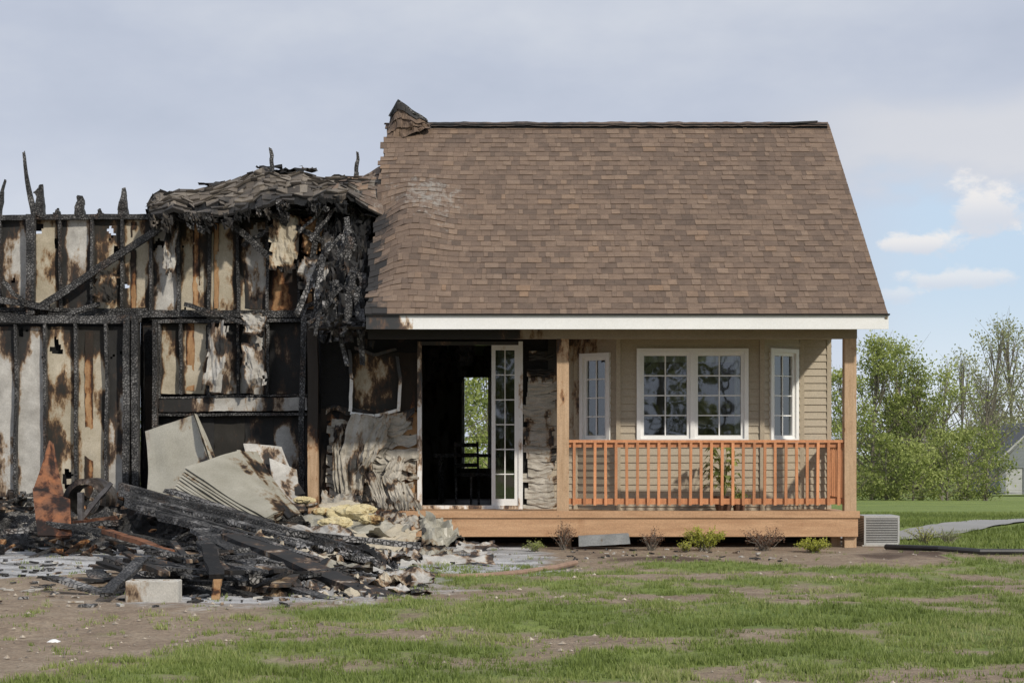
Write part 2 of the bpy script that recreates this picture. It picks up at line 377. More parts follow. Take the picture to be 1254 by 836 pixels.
def back(u,v):
    return Vector((lerp(-1.5,4.8,u),lerp(RY,7.6,v),lerp(RZ-0.02,3.0,v)+0.0))
mb.grid(back,10,10,'shingle',t=0.4)
for (y0,z0,y1,z1) in ((EY,EZ,RY,RZ),(7.6,3.0,RY,RZ)):
    mb.beam(Vector((4.77,y0,z0-0.10)),Vector((4.77,y1,z1-0.10)),0.03,0.15,'soffit',1,up=(0,0,1))
def ridge(u,v):
    x=lerp(-1.35,4.78,u); lift=0.012+0.022*max(0,fb(x,0,0,2.2,3))
    yy=lerp(-0.15,0.15,v); zz=-abs(yy)*0.6
    return Vector((x,RY+yy,RZ+0.022+lift+zz+0.010*fb(x,v*2,4,6,2)))
mb.grid(ridge,160,4,'shingle',lambda u,v,p:0.35+0.3*(1-u),t=.2)
mb.grid(lambda u,v:Vector((lerp(-1.3,4.75,u),RY-0.125+0.008*fb(u*60,0,0,1,2),RZ-0.085+v*0.07)),120,1,'black',1)
mb.beam((3.9,RY-0.12,RZ-.02),(4.60,RY-0.12,RZ+0.015),0.06,0.025,'black',3)
mb.build('roof_structure',house,smooth=False)
def ct(C,f):
    g=f*(len(C)-1);i=min(int(g),len(C)-2); return lerp(C[i][0],C[i+1][0],g-i),lerp(C[i][1],C[i+1][1],g-i)
mb=MB()
CT=[(478,146),(482,132),(486,124),(493,125),(500,133),(507,141),(516,143),(526,151)]
CB=[(473,172),(480,172),(488,170),(497,168),(505,164),(512,161),(520,159),(528,157)]
def curl(u,v,h=0):
    a,b_=ct(CB,u); c_,d_=ct(CT,u)
    p=at(a,b_,RY-.32).lerp(at(c_,d_,RY-.05-.25*math.sin(u*3.1)),v)
    return p+Vector((.02*fb(u*9,v*9,2,1,2),-h-.05*math.sin(v*3.1)+.05*fb(u*6,v*5,5,1,3),.02*fb(u*9,v*6,8,1,3)))
for rr in range(4):
    uu=0
    while uu<1:
        u2=min(1,uu+R.uniform(.08,.18)); tn=R.random()*.8; dj=R.uniform(-.03,.03)
        mb.grid(lambda u,v:curl(lerp(uu,u2,u),min(1,max(0,(rr+v*1.1)/4+dj)),.03*(1-v)),3,2,'shingle' if rr<3 else 'shingleburn',lambda u,v,p:(.1,.25,.4,.75)[rr],t=tn,ash=.4); uu=u2
mb.grid(lambda u,v:curl(u,v,-.03),12,6,'black',1)
mb.grid(lambda u,v:curl(u,1,-.03*v*3)+Vector((0,.3*v,-.15*v)),12,3,'black',1)
mb.beam(curl(.05,1),curl(.35,1)+Vector((0,0,.02)),.05,.04,'char',5,.02); mb.beam(curl(.35,1),curl(.95,1),.05,.04,'char',7,.02)
mb.build('curled_ridge_shingles',house)
# fascia, soffit, ceiling
mb=MB()
mb.beam((-1.86,EY-0.012,2.905),(4.80,EY-0.012,2.905),0.19,0.028,'white',60,0.0,c=lambda p:0.75*(1-ss(-1.85,-1.05,p[0]))+0.05*(1-ss(-1,0.5,p[0])),up=(0,1,0))
mb.beam((-1.88,EY-0.035,2.995),(4.81,EY-0.035,2.995),0.06,0.02,'black',4,c=1)
mb.build('fascia',house)
mb=MB()
mb.grid(lambda u,v:Vector((lerp(-2.55,4.5,u),lerp(EY+0.01,1.5,v),2.845)),50,8,'soffit',lambda u,v,p:max(0,min(1,1.0-ss(-1.0,1.6,p.x)*0.9)),hole=lambda u,v:u<0.42 and fb(u*9,v*3,0,1,3)>0.35)
mb.beam((-1.88,0.07,2.785),(4.5,0.07,2.785),0.10,0.13,'soffit',40,c=lambda p:1-ss(-0.6,0.8,p[0])*0.95,up=(0,0,1))
mb.build('porch_ceiling',house)
mb=MB()
y=0.0
while y<1.5:
    mb.box(-1.9,4.5,y+0.004,y+0.136,0.415,0.449,'deck',t=R.random()); y+=0.14
mb.beam((-1.92,-0.02,0.285),(4.5,-0.02,0.285),0.28,0.035,'deck',50,c=lambda p:0.04+0.6*(1-ss(-1.9,-0.9,p[0])),up=(0,1,0))
mb.beam((-1.92,-0.045,0.435),(4.52,-0.045,0.435),0.03,0.09,'deck',50,c=lambda p:0.03+0.6*(1-ss(-1.9,-0.9,p[0])),up=(0,0,1))
mb.box(4.465,4.5,0.0,1.5,0.145,0.41,'deck')
for xx in (-1.5,0.66,2.5,4.2): mb.box(xx,xx+0.12,0.2,0.32,-0.1,0.41,'post')
mb.box(-1.9,4.4,1.2,1.3,-0.2,0.41,'black')  # dark sheet standing in for the shade under the deck
mb.build('porch_deck',house)
mb=MB()
for x0 in (0.585,4.335):
    zb=0.449 if x0<1 else -0.05
    mb.beam((x0+0.08,0.10,zb),(x0+0.08,0.10,2.72),0.155,0.155,'post',14,0.0012,c=lambda p:0.10+(0.35*ss(2.2,2.7,p[2]) if p[0]<1 else 0))
mb.build('porch_posts',house)
mb=MB()
def rail(p,q,zb,zt,n):
    p=Vector(p);q=Vector(q)
    mb.beam((p.x,p.y,zt),(q.x,q.y,zt),0.10,0.035,'rail',6,t=0.3)
    mb.beam((p.x,p.y,zt-0.05),(q.x,q.y,zt-0.05),0.035,0.06,'rail',1,t=-0.1)
    mb.beam((p.x,p.y,zb),(q.x,q.y,zb),0.04,0.075,'rail',1,t=0.0)
    for i in range(n):
        f=(i+0.5)/n; c=p.lerp(q,f)
        mb.beam((c.x+R.uniform(-.005,.005),c.y-0.036,zb-0.05),(c.x+R.uniform(-.005,.005),c.y-0.036,zt-0.02),0.036,0.034,'rail',1,t=R.uniform(-0.8,0.9))
rail((0.74,0.10,0),(4.34,0.10,0),0.60,1.385,26)
rail((4.415,0.19,0),(4.415,1.46,0),0.60,1.385,9)
mb.build('porch_railing',house)
def siding(mb,p0,p1,z0,z1,k='siding',c=0.0,course=0.1):
    p0=Vector((p0[0],p0[1],0));p1=Vector((p1[0],p1[1],0)); u=(p1-p0); Ln=u.length; u/=Ln; n=Vector((u.y,-u.x,0))
    ns=max(1,int(Ln/0.25)); i0=int(math.floor(z0/course)); i=i0
    while i*course<z1-1e-4:
        zb=max(i*course,z0); zt=min((i+1)*course,z1)
        if zt-zb>0.004:
            def off(z): return 0.003+0.017*(1-(z-i*course)/course)
            rowsv=[]
            for s in range(ns+1):
                b=p0+u*(Ln*s/ns)
                A_=b+n*off(zb)+Vector((0,0,zb)); B=b+n*off(zt)+Vector((0,0,zt)); C=b+n*0.002+Vector((0,0,zb))
                rowsv.append((mb.V(A_,c),mb.V(B,c),mb.V(C,c)))
            for s in range(ns):
                a,b2=rowsv[s],rowsv[s+1]
                mb.Fc([a[0],b2[0],b2[1],a[1]],k); mb.Fc([a[2],b2[2],b2[0],a[0]],k)
        i+=1
def wallpiece(mb,p0,p1,z0,z1,c=0.0):
    siding(mb,p0,p1,z0,z1,'siding',c)
W=1.5; ZB=0.449; ZT=2.845
BL=(0.886,W);B1=(1.446,1.0);B2=(3.403,1.0);BR=(4.03,W)
cs=lambda p: max(0,min(1,(1-ss(0.3,1.3,p[0]))*0.85*ss(0.8,2.6,p[2])+0.22*ss(2.3,2.85,p[2])*(1-ss(1.0,3.5,p[0]))))
mb=MB()
wallpiece(mb,(0.50,W),BL,ZB,ZT,cs)
wallpiece(mb,BR,(4.40,W),ZB,ZT)
def opened(mb,p0,p1,a0,a1,z0,z1,c=0.0):
    p0=Vector(p0);p1=Vector(p1);u=(p1-p0);Ln=u.length;u/=Ln
    A_=p0+u*a0;B=p0+u*a1
    wallpiece(mb,p0,A_,ZB,ZT,c); wallpiece(mb,B,p1,ZB,ZT,c)
    wallpiece(mb,A_,B,ZB,z0,c); wallpiece(mb,A_,B,z1,ZT,c)
WZ0,WZ1=1.37,2.65
opened(mb,BL,B1,0.10,0.63,WZ0,2.60,cs)
opened(mb,B1,B2,0.25,1.77,WZ0,WZ1)
opened(mb,B2,BR,0.14,0.70,WZ0,2.66)
for (x,y) in ((0.886,W-0.02),(1.446,0.985),(3.403,0.985),(4.03,W-0.02),(4.41,W-0.0)):
    mb.beam((x,y,ZB),(x,y,ZT-0.002),0.06,0.05,'siding',8,c=cs)
siding(mb,(4.43,W),(4.43,7.2),0.1,2.99)
for i in range(30):
    z=2.99+i*0.1; f=(z-2.99)/3.2; y0=lerp(-0.3,RY,f); y1=lerp(7.3,RY,f)
    if y1-y0>0.2: siding(mb,(4.43,y0+0.1),(4.43,y1-0.1),z,z+0.1)
mb.build('siding_walls',house)
mb=MB()
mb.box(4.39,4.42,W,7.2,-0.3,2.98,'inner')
mb.box(-2.6,4.43,1.56,1.6,-0.3,0.44,'conc')
mb.build('foundation_and_core',house)
def window(name,p0,p1,a0,a1,z0,z1,units,cols,rows,c=0.0,fw=0.055):
    p0=Vector((p0[0],p0[1],0));p1=Vector((p1[0],p1[1],0));u=(p1-p0).normalized();n=Vector((u.y,-u.x,0))
    mb=MB()
    T='white'
    mb.obox(p0,u,n,a0,a0+fw,-0.08,0.045,z0,z1,T,c); mb.obox(p0,u,n,a1-fw,a1,-0.08,0.045,z0,z1,T,c)
    mb.obox(p0,u,n,a0+fw,a1-fw,-0.08,0.043,z1-fw,z1,T,c); mb.obox(p0,u,n,a0+fw,a1-fw,-0.08,0.050,z0,z0+fw,T,c)
    ua=(a1-a0-2*fw)/units
    for i in range(units):
        b0=a0+fw+i*ua; b1=b0+ua
        if i>0: mb.obox(p0,u,n,b0-0.03,b0+0.03,-0.08,0.038,z0+fw,z1-fw,T,c)
        s=0.045; x0=b0+(0.03 if i>0 else 0); x1=b1-(0.03 if i<units-1 else 0)
        mb.obox(p0,u,n,x0,x0+s,-0.05,0.012,z0+fw,z1-fw,T,c); mb.obox(p0,u,n,x1-s,x1,-0.05,0.012,z0+fw,z1-fw,T,c)
        mb.obox(p0,u,n,x0+s,x1-s,-0.05,0.011,z1-fw-s,z1-fw,T,c); mb.obox(p0,u,n,x0+s,x1-s,-0.05,0.011,z0+fw,z0+fw+s,T,c)
        g0,g1,h0,h1=x0+s,x1-s,z0+fw+s,z1-fw-s
        P=lambda a,d,z:p0+u*a+n*d+Vector((0,0,z))
        mb.Fc([mb.V(P(g0,-0.02,h0)),mb.V(P(g1,-0.02,h0)),mb.V(P(g1,-0.02,h1)),mb.V(P(g0,-0.02,h1))],'glass')
        for k in range(1,cols):
            a=g0+(g1-g0)*k/cols; mb.obox(p0,u,n,a-0.008,a+0.008,-0.016,-0.004,h0,h1,T,c)
        for k in range(1,rows):
            z=h0+(h1-h0)*k/rows; mb.obox(p0,u,n,g0,g1,-0.017,-0.006,z-0.008,z+0.008,T,c)
    return mb.build(name,house)
window('bay_window_front',B1,B2,0.25,1.77,WZ0,WZ1,2,2,4)
window('bay_window_side',BL,B1,0.10,0.63,WZ0,2.60,1,2,4)
window('bay_window_side',B2,BR,0.14,0.70,WZ0,2.66,1,2,4)
mb=MB()
o=Vector((0,W,0));u=Vector((1,0,0));n=Vector((0,-1,0))
dx0,dx1=-1.315,0.150; DT=2.775
mb.obox(o,u,n,dx0,dx0+0.06,-0.1,0.04,ZB,DT,'white',lambda p:0.45*ss(1.3,2.6,p[2])+0.18)
mb.obox(o,u,n,dx1-0.06,dx1,-0.1,0.04,ZB,DT,'white',0.2)
mb.obox(o,u,n,dx0+.06,dx1-.06,-0.1,0.035,DT-0.05,DT,'white',0.75)
mb.obox(o,u,n,dx0+.06,dx1-.06,-0.1,0.04,ZB+0.002,ZB+0.05,'white',0.4)
px0,px1=-0.285,0.09
mb.obox(o,u,n,px0,px0+0.055,-0.04,0.02,ZB+.05,DT-.05,'white',0.06)
mb.obox(o,u,n,px1-0.055,px1,-0.04,0.02,ZB+.05,DT-.05,'white',0.06)
mb.obox(o,u,n,px0+.055,px1-.055,-0.04,0.02,DT-.12,DT-.05,'white',0.2)
mb.obox(o,u,n,px0+.055,px1-.055,-0.04,0.02,ZB+.05,ZB+.14,'white',0.06)
g0,g1,h0,h1=px0+.055,px1-.055,ZB+.14,DT-.12
mb.Fc([mb.V((g0,W+.015,h0)),mb.V((g1,W+.015,h0)),mb.V((g1,W+.015,h1)),mb.V((g0,W+.015,h1))],'glass')
mb.box((g0+g1)/2-.007,(g0+g1)/2+.007,W-.002,W+.008,h0,h1,'white')
for k in range(1,6):
    z=lerp(h0,h1,k/6); mb.box(g0,g1,W-.001,W+.007,z-.007,z+.007,'white')
mb.build('patio_door',house)
# interior
mb=MB(); IY=6.8
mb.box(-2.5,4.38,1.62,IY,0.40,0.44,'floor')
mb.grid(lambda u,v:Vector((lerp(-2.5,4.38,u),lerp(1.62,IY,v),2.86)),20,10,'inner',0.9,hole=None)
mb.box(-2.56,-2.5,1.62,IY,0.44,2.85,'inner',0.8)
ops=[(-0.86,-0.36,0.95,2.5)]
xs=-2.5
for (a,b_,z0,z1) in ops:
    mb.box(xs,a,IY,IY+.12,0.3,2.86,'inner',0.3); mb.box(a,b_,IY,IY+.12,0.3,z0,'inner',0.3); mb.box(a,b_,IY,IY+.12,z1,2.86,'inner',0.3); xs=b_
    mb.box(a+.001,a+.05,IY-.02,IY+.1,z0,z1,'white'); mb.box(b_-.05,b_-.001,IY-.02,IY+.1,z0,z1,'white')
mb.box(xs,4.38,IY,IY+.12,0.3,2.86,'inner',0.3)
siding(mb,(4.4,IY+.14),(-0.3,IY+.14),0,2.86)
mb.box(0.5,0.6,3.9,IY,0.44,2.85,'inner',0.4)
def curtain(x0,x1,y,z0,z1,k='cloth',c=0.0):
    mb.grid(lambda u,v:Vector((lerp(x0,x1,u),y+0.03*math.sin(u*(x1-x0)*60),lerp(z0,z1,v))),40,2,k,c)
curtain(1.66,1.82,1.25,1.2,2.62); curtain(3.06,3.25,1.25,1.2,2.62)
curtain(1.7,3.2,1.3,2.48,2.66); curtain(-.30,-.12,6.5,.5,2.6,'cloth',.3)
for i in range(9):
    xx=R.uniform(-1.2,-0.3); yy=R.uniform(1.7,3.5); l=R.uniform(0.2,0.6)
    mb.grid(lambda u,v:Vector((xx+0.25*(u-.5)*(1-.5*v)+0.05*fb(u,v*2,i,2,2),yy+0.1*fb(u,v*2,i+5,2,2),2.84-l*v)),4,6,'black',1)
mb.build('interior_rooms',house)
ch=MB()
def chair(x,y,z,a):
    c,s_=math.cos(a),math.sin(a)
    def T(px,py,pz): return (x+px*c-py*s_,y+px*s_+py*c,z+pz)
    for (px,py) in ((-.2,-.2),(.2,-.2)): ch.beam(T(px,py,0),T(px,py,.45),.035,.035,'char',2)
    for (px,py) in ((-.2,.2),(.2,.2)): ch.beam(T(px,py,0),T(px,py*1.2,.95),.035,.035,'char',2)
    ch.beam(T(-.23,0,.46),T(.23,0,.46),.46,.04,'char',2,up=(0,0,1))
    for zz in (.6,.75,.9): ch.beam(T(-.2,.22,zz),T(.2,.22,zz),.03,.06,'char',1)
chair(-0.55,3.1,0.44,0.6); ch.build('dining_chair')
ch=MB(); 
ch.beam((-1.2,4.2,1.18),(-0.2,4.2,1.18),.8,.05,'char',4,up=(0,0,1))
for (px,py) in ((-1.1,3.9),(-.3,3.9),(-1.1,4.5),(-.3,4.5)): ch.beam((px,py,.44),(px,py,1.16),.06,.06,'char',2)
ch.build('dining_table')

# ---- burnt wall portion next to door
mb=MB()
def panel(mb,x0,x1,y0,y1,Y,k,c0=0.3,edge=0.5,hole=0.0,wob=0.01,top=0.25,bot=0.0,n=None,tilt=0.0):
    A_=at(x0,y1,Y);B=at(x1,y0,Y)
    nu=max(3,int(abs(B.x-A_.x)/0.03)); nv=max(3,int(abs(B.z-A_.z)/0.035)); sd=R.random()*40
    def fn(u,v):
        x=lerp(A_.x,B.x,u);z=lerp(A_.z,B.z,v)
        return Vector((x+tilt*(v-.5)+.012*n3(x*9,z*9,sd),Y+wob*2*fb(x,z,sd,1.8,3),z+.014*n3(x*9,z*9,sd+7)))
    def cf(u,v,p):
        e=max(ss(0.25,0.0,u),ss(0.75,1.0,u)); 
        return max(0,min(1,c0+edge*e+top*ss(0.75,1,v)+bot*ss(0.3,0,v)+0.55*fb(p.x,p.z*0.6,sd,1.3,3)))
    mb.grid(fn,nu,nv,k,cf,hole=(lambda u,v:fb(lerp(A_.x,B.x,u)*3,lerp(A_.z,B.z,v)*2,sd+3,1.2,3)>hole) if hole else None)
panel(mb,393,430,410,628,W+.03,'black',0.9)
panel(mb,393,432,500,628,W+.015,'ora',0.65)
panel(mb,488,513,410,628,W+.03,'ora',0.5,top=.6)
panel(mb,470,513,505,605,W+.02,'ora',0.12,0.1)
panel(mb,430,490,500,628,W+.03,'tan',0.45)
panel(mb,395,513,408,432,W+.02,'black',1)
panel(mb,430,490,420,506,W+.05,'tan',0.18,0.40,top=0.6,bot=.2)
panel(mb,639,684,410,628,W+.03,'black',0.8,top=.2)
panel(mb,512,640,408,419,W+.01,'black',1)
mb.build('scorched_entry_wall',house)
mb=MB()
fA=at(430,504,W);fB=at(489,424,W)
def fr_(pts,c):
    for a,b_ in zip(pts,pts[1:]): mb.beam(a,b_,.045,.04,'white',6,.012,c=c)
fr_([(fA.x-.01,W-.03,fA.z-.02),(fA.x+.01,W-.03,(fA.z+fB.z)/2),(fA.x-.02,W-.03,fB.z-.05)],lambda p:.28+.6*ss(2.0,2.6,p[2]))
fr_([(fB.x-.01,W-.03,fA.z+.02),(fB.x+.02,W-.04,(fA.z+fB.z)/2),(fB.x-.03,W-.03,fB.z-.14)],lambda p:.28+.5*ss(2.0,2.6,p[2]))
fr_([(fA.x,W-.04,fA.z-.02),((fA.x+fB.x)/2,W-.05,fA.z-.06),(fB.x,W-.04,fA.z+.03)],lambda p:.2)
fr_([(fA.x+.05,W-.03,fB.z-.02),((fA.x+fB.x)/2,W-.05,fB.z-.12),(fB.x-.04,W-.03,fB.z-.04)],lambda p:.6)
mb.build('scorched_window_frame',house)
mb=MB()
def melt(x0,x1,y0,y1,Y,course=0.115,amp=0.07,out=0.06,cf=None,skip=0.1,dens=0.03,mul=1.5):
    A_=at(x0,y1,Y);B=at(x1,y0,Y); z=A_.z
    while z<B.z:
        sd=R.random()*90
        if R.random()>skip:
            a0=A_.x+R.uniform(-.02,.08); a1=B.x-R.uniform(-.02,.10)
            hgt=course*R.uniform(1.0,mul)
            def fn(u,v):
                x=lerp(a0,a1,u)
                sag=amp*1.5*(fb(x,sd,0,2.2,3))-amp*0.4*math.sin(u*math.pi)
                zz=z+hgt*(v) + sag*(1-v*0.5)
                o_=out*(1-v)**1.5*(0.3+1.2*abs(fb(x,sd,3,3.2,3)))+0.010*math.sin(v*math.pi)+0.02*fb(x,v*2,sd,6,2)
                return Vector((x,Y-0.01-o_,zz))
            mb.grid(fn,max(6,int((a1-a0)/dens)),6,'melt',cf or 0.1)
        z+=course
melt(401,512,508,628,W,0.10,0.12,0.08,lambda u,v,p:max(0,0.12+0.45*ss(1.5,1.9,p.z)+0.5*fb(p.x,p.z,3,2,3)),0.05)
melt(641,683,440,628,W,0.105,0.035,0.035,lambda u,v,p:max(0,0.18+0.7*ss(2.0,2.6,p.z)+0.6*fb(p.x,p.z,3,2.5,3)),0.05)
def drape(pts,k='melt',wid=0.2,fold=0.05,seg=30,c=0.1,fr=6,lap=6):
    sd=R.random()*30
    def fn(u,v):
        f=v*(len(pts)-1); i=min(int(f),len(pts)-2); p=Vector(pts[i]).lerp(Vector(pts[i+1]),f-i)
        w=u*fr+1.8*fb(v*1.2,sd,2,1.2,2); tri=abs((w%2)-1)
        lp=(v*lap+.5*math.sin(u*4+sd))%1
        return p+Vector(((u-.5)*wid*(0.75+0.5*fb(v*2,sd,0,1,2))+.10*v*math.sin(sd),-fold*tri*(.25+v)-.018*lp+0.02*fb(u*2,v*4,sd,1,3),0.05*fb(u*3,v*3,sd,1,2)-.05*tri*v))
    mb.grid(fn,30,seg,k,lambda u,v,p:max(0,c+0.6*fb(p.x,p.z,sd,2.5,3)),hole=lambda u,v:min(u,1-u)<.10*max(0,fb(v*6,sd,1,1,2)) or v>1-.15*max(0,fb(u*6,sd,2,1,2)))
drape([at(446,508,1.42),at(440,545,1.36),at(434,590,1.36),at(436,612,1.3)],wid=.50,fold=.07,fr=6,c=.16)
drape([at(472,510,1.42),at(462,545,1.34),at(452,575,1.28)],wid=.32,fold=.07,fr=5,c=.16)
drape([at(488,560,1.42),at(482,590,1.34),at(486,618,1.15)],wid=.26,fold=.05,fr=5,c=.12)
drape([at(416,520,1.42),at(412,550,1.36),at(418,600,1.3)],wid=.22,fold=.05,c=.3)
for i in range(5):
    drape([at(450+i*11,575+i*4,1.3),at(466+i*9,606,1.15),at(478+i*8,622,0.8)],wid=.14,fold=.03,seg=14,c=.15,lap=2)
mb.build('melted_siding',house)

# ---------------------------------------------------------------- burnt garage wing
wing=empty('burned_garage_wing')
mb=MB(); Y1=2.2
def up_(x0,x1,k,c,**kw): panel(mb,x0,x1,268,382,Y1+.06,k,c,**kw)
UP=[(-150,-112,'tan',.4),(-112,-75,'gry',.4),(-75,-37,'tan',.3),(-37,0,'tan',.4),(0,38,'gry',.32),(38,75,'tan',.26),(75,112,'gry',.26),(112,150,'tan',.30),(150,185,'tan',.32),(185,220,'gry',.26),(220,256,'tan',.18),(256,292,'tan',.24),(292,328,'tan',.42),(328,366,'ora',.75),(366,402,'ora',.5)]
for (a,b_,k,c) in UP: up_(a,b_,k,c,edge=.40,hole=0.6)
for (a,b_,k) in ((236,245,'ora'),(160,167,'ora'),(262,268,'ora'),(376,388,'ora'),(300,326,'gry')):
    panel(mb,a,b_,272,378,Y1+.05,k,.35,.3,hole=.5)
LO=[(175,195,'ora',.3),(195,222,'tan',.18),(222,256,'tan',.24),(252,292,'gry',.22),(292,328,'gry',.4),(328,372,'gry',.6),(372,400,'black',1)]
for (a,b_,k,c) in LO: panel(mb,a,b_,396,482,Y1+.06,k,c,edge=.42)
panel(mb,228,238,396,478,Y1+.05,'ora',.3,.2)
for (a,b_,k,c) in ((190,262,'gry',.6),(262,300,'tan',.45),(300,335,'gry',.45),(335,378,'gry',.35),(378,398,'ora',.6)): panel(mb,a,b_,506,668,Y1+.06,k,c,edge=.3,top=.4)
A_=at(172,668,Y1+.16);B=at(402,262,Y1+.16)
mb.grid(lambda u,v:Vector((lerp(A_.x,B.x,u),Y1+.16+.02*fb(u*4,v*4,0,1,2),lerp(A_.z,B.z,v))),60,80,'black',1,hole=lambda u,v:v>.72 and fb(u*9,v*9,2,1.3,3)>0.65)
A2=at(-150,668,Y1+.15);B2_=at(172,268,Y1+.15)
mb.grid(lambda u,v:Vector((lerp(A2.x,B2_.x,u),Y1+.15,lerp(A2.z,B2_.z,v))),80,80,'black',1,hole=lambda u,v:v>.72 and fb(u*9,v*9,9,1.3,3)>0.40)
YL1=1.75
LL=[(-150,-112,'gry',.4),(-112,-75,'tan',.3),(-75,-37,'gry',.4),(-37,-16,'tan',.4),(-16,20,'gry',.14),(20,56,'gry',.14),(56,93,'tan',.24),(93,130,'tan',.18),(130,160,'gry',.45)]
for (a,b_,k,c) in LL: panel(mb,a,b_,400,668,YL1+.06,k,c,edge=.30,top=.4,bot=.4,hole=.8)
panel(mb,104,114,405,640,YL1+.05,'ora',.35,.2)
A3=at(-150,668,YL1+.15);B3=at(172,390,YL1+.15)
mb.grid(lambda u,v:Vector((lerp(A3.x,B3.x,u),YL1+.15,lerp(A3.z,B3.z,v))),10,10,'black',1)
panel(mb,176,192,400,640,YL1+.3,'black',.9)
panel(mb,178,190,460,560,YL1+.28,'ora',.7)
mb.build('scorched_sheathing',wing)
mb=MB()
def stud(x,y0,y1,Y,w=.042,k='char',lean=0,h=.09,e1=1.0,j=.012):
    a=at(x,y1,Y);b_=at(x+lean,y0,Y); mb.beam(a,b_,h,w,k,14,j,c=1,e1=e1,up=(1,0,0))
for x in (-112,-75,-37,0,38,75,112,150,185,220,256,292,328,366,400): stud(x+R.uniform(-1,1),265,384,Y1,lean=R.uniform(-1.5,1.5),j=.018)
stud(38,262,384,Y1-.1,w=.12)
for x in (195,222,256,292,328,372): stud(x,394,484,Y1,j=.018)
for x in (-112,-75,-37,-16,20,56,93,130): stud(x+R.uniform(-1,1),396,665,YL1,j=.018)
for x in (156,166): stud(x,388,655,YL1-.06,w=.09,h=.12,j=.02)
stud(190,392,650,YL1+.1,w=.07)
def pl(x0,y0,x1,y1,Y,w=.09,h=.06,k='char',j=.018,seg=40,c=1,**kw):
    mb.beam(at(x0,y0,Y),at(x1,y1,Y),w,h,k,seg,j,c=c,**kw)
pl(-150,268,300,264,Y1-.005,h=.075,j=.03); pl(300,264,402,262,Y1-.01,h=.06)
pl(-150,387,402,383,Y1-.02,h=.10,j=.03); pl(-150,380,180,379,Y1-.03,h=.05)
pl(-150,394,172,390,YL1-.01,h=.11,j=.03)
pl(190,394,400,392,Y1-.02,h=.05)
pl(186,487,378,484,Y1-.03,h=.03); pl(188,508,380,507,Y1-.03,h=.04)
mb.beam(at(196,496,Y1-.04),at(376,494,Y1-.04),.05,.19,'gry',30,.012,c=lambda p:.3+.5*(1-ss(-5,-4.2,p[0]))+.45*fb(p[0],0,0,2.5,3))
pl(52,376,212,268,Y1-.14,w=.06,h=.10,j=.03,seg=16); pl(-10,366,60,376,Y1-.15,w=.07,h=.09,seg=10)
pl(268,262,348,330,Y1-.3,w=.08,h=.09,seg=14,j=.03); pl(345,330,400,318,Y1-.25,w=.05,h=.07,seg=10)
pl(330,262,402,300,Y1-.3,w=.07,h=.08,seg=10,j=.03)
for (x0,y0,x1,y1) in ((360,380,405,365),(300,300,345,268),(395,410,445,392),(120,372,60,392),(4,345,30,372),(225,372,300,395)): pl(x0,y0,x1,y1,Y1-.2,w=.05,h=.06,seg=8,j=.03)
def spike(x0,y0,x1,y1,w,Y=Y1,e=.35): mb.beam(at(x0,y0,Y),at(x1,y1,Y),w,w*.8,'char',9,.025,c=1,e0=1.2,e1=e)
spike(42,265,28,186,.07,e=.5); spike(48,265,50,226,.14); spike(44,240,52,228,.1); spike(98,265,98,240,.13,e=.6); spike(151,264,153,231,.13,e=.4); spike(-2,265,6,222,.08); spike(333,212,332,182,.055,Y=2.5,e=.8); spike(436,220,438,187,.06,Y=2.7,e=.6)
spike(-60,265,-58,236,.12); spike(-100,265,-96,228,.12); spike(70,265,71,256,.09); spike(124,265,122,257,.08)
mb.beam(at(384,640,1.35),at(383,395,1.4),.14,.14,'post',24,.012,c=lambda p:.25+.9*ss(1.0,2.0,p[2])+.4*fb(p[0],p[2],0,3,3))
mb.beam(at(368,640,1.6),at(372,380,1.7),.08,.08,'char',16,.02)
mb.build('charred_framing',wing)
mb=MB()
def scrap(cor,k,c=0.3,amp=0.04,Y=None,n=12,t=0.5,rag=0.12,freq=1.6):
    a,b_,c_,d=[Vector(q) for q in cor]; sd=R.random()*60
    def fn(u,v):
        p=a.lerp(b_,u).lerp(d.lerp(c_,u),v)
        nn=(b_-a).cross(d-a).normalized()
        e=Vector((n3(u*4,v*4,sd),0,n3(u*4,v*4,sd+9)))*.03
        return p+nn*amp*2*fb(u*2,v*2,sd,freq,3)+e
    mb.grid(fn,n,n,k,lambda u,v,p:max(0,min(1,c+.45*fb(p.x*1.2,p.z*1.2,sd,1.8,3)+.3*max(ss(.15,0,u),ss(.85,1,u),ss(.15,0,v),ss(.85,1,v)))),hole=lambda u,v:min(u,v,1-u,1-v)<rag*max(0,fb(u*4,v*4,sd+3,1,2)*2),t=t)
P_=lambda x,y,Y:at(x,y,Y)
scrap([P_(330,262,1.9),P_(368,264,1.9),P_(362,335,1.8),P_(326,330,1.8)],'tan',.35)
scrap([P_(364,315,1.85),P_(400,312,1.85),P_(398,356,1.8),P_(366,354,1.8)],'gry',.35)
scrap([P_(368,268,1.95),P_(398,266,1.95),P_(396,312,1.95),P_(370,310,1.95)],'ora',.2)
scrap([P_(258,395,2.0),P_(285,392,2.0),P_(272,480,1.9),P_(246,478,1.95)],'gry',.15)
scrap([P_(296,384,2.0),P_(330,384,2.0),P_(322,412,1.95),P_(298,410,1.95)],'gry',.2)
scrap([P_(118,330,2.0),P_(146,334,2.0),P_(142,372,1.95),P_(112,368,1.95)],'tan',.5)
scrap([P_(204,280,2.0),P_(218,280,2.0),P_(214,340,1.95),P_(196,336,1.95)],'gry',.25)
scrap([P_(296,420,2.0),P_(324,420,2.0),P_(326,470,1.85),P_(300,476,1.85)],'gry',.3)
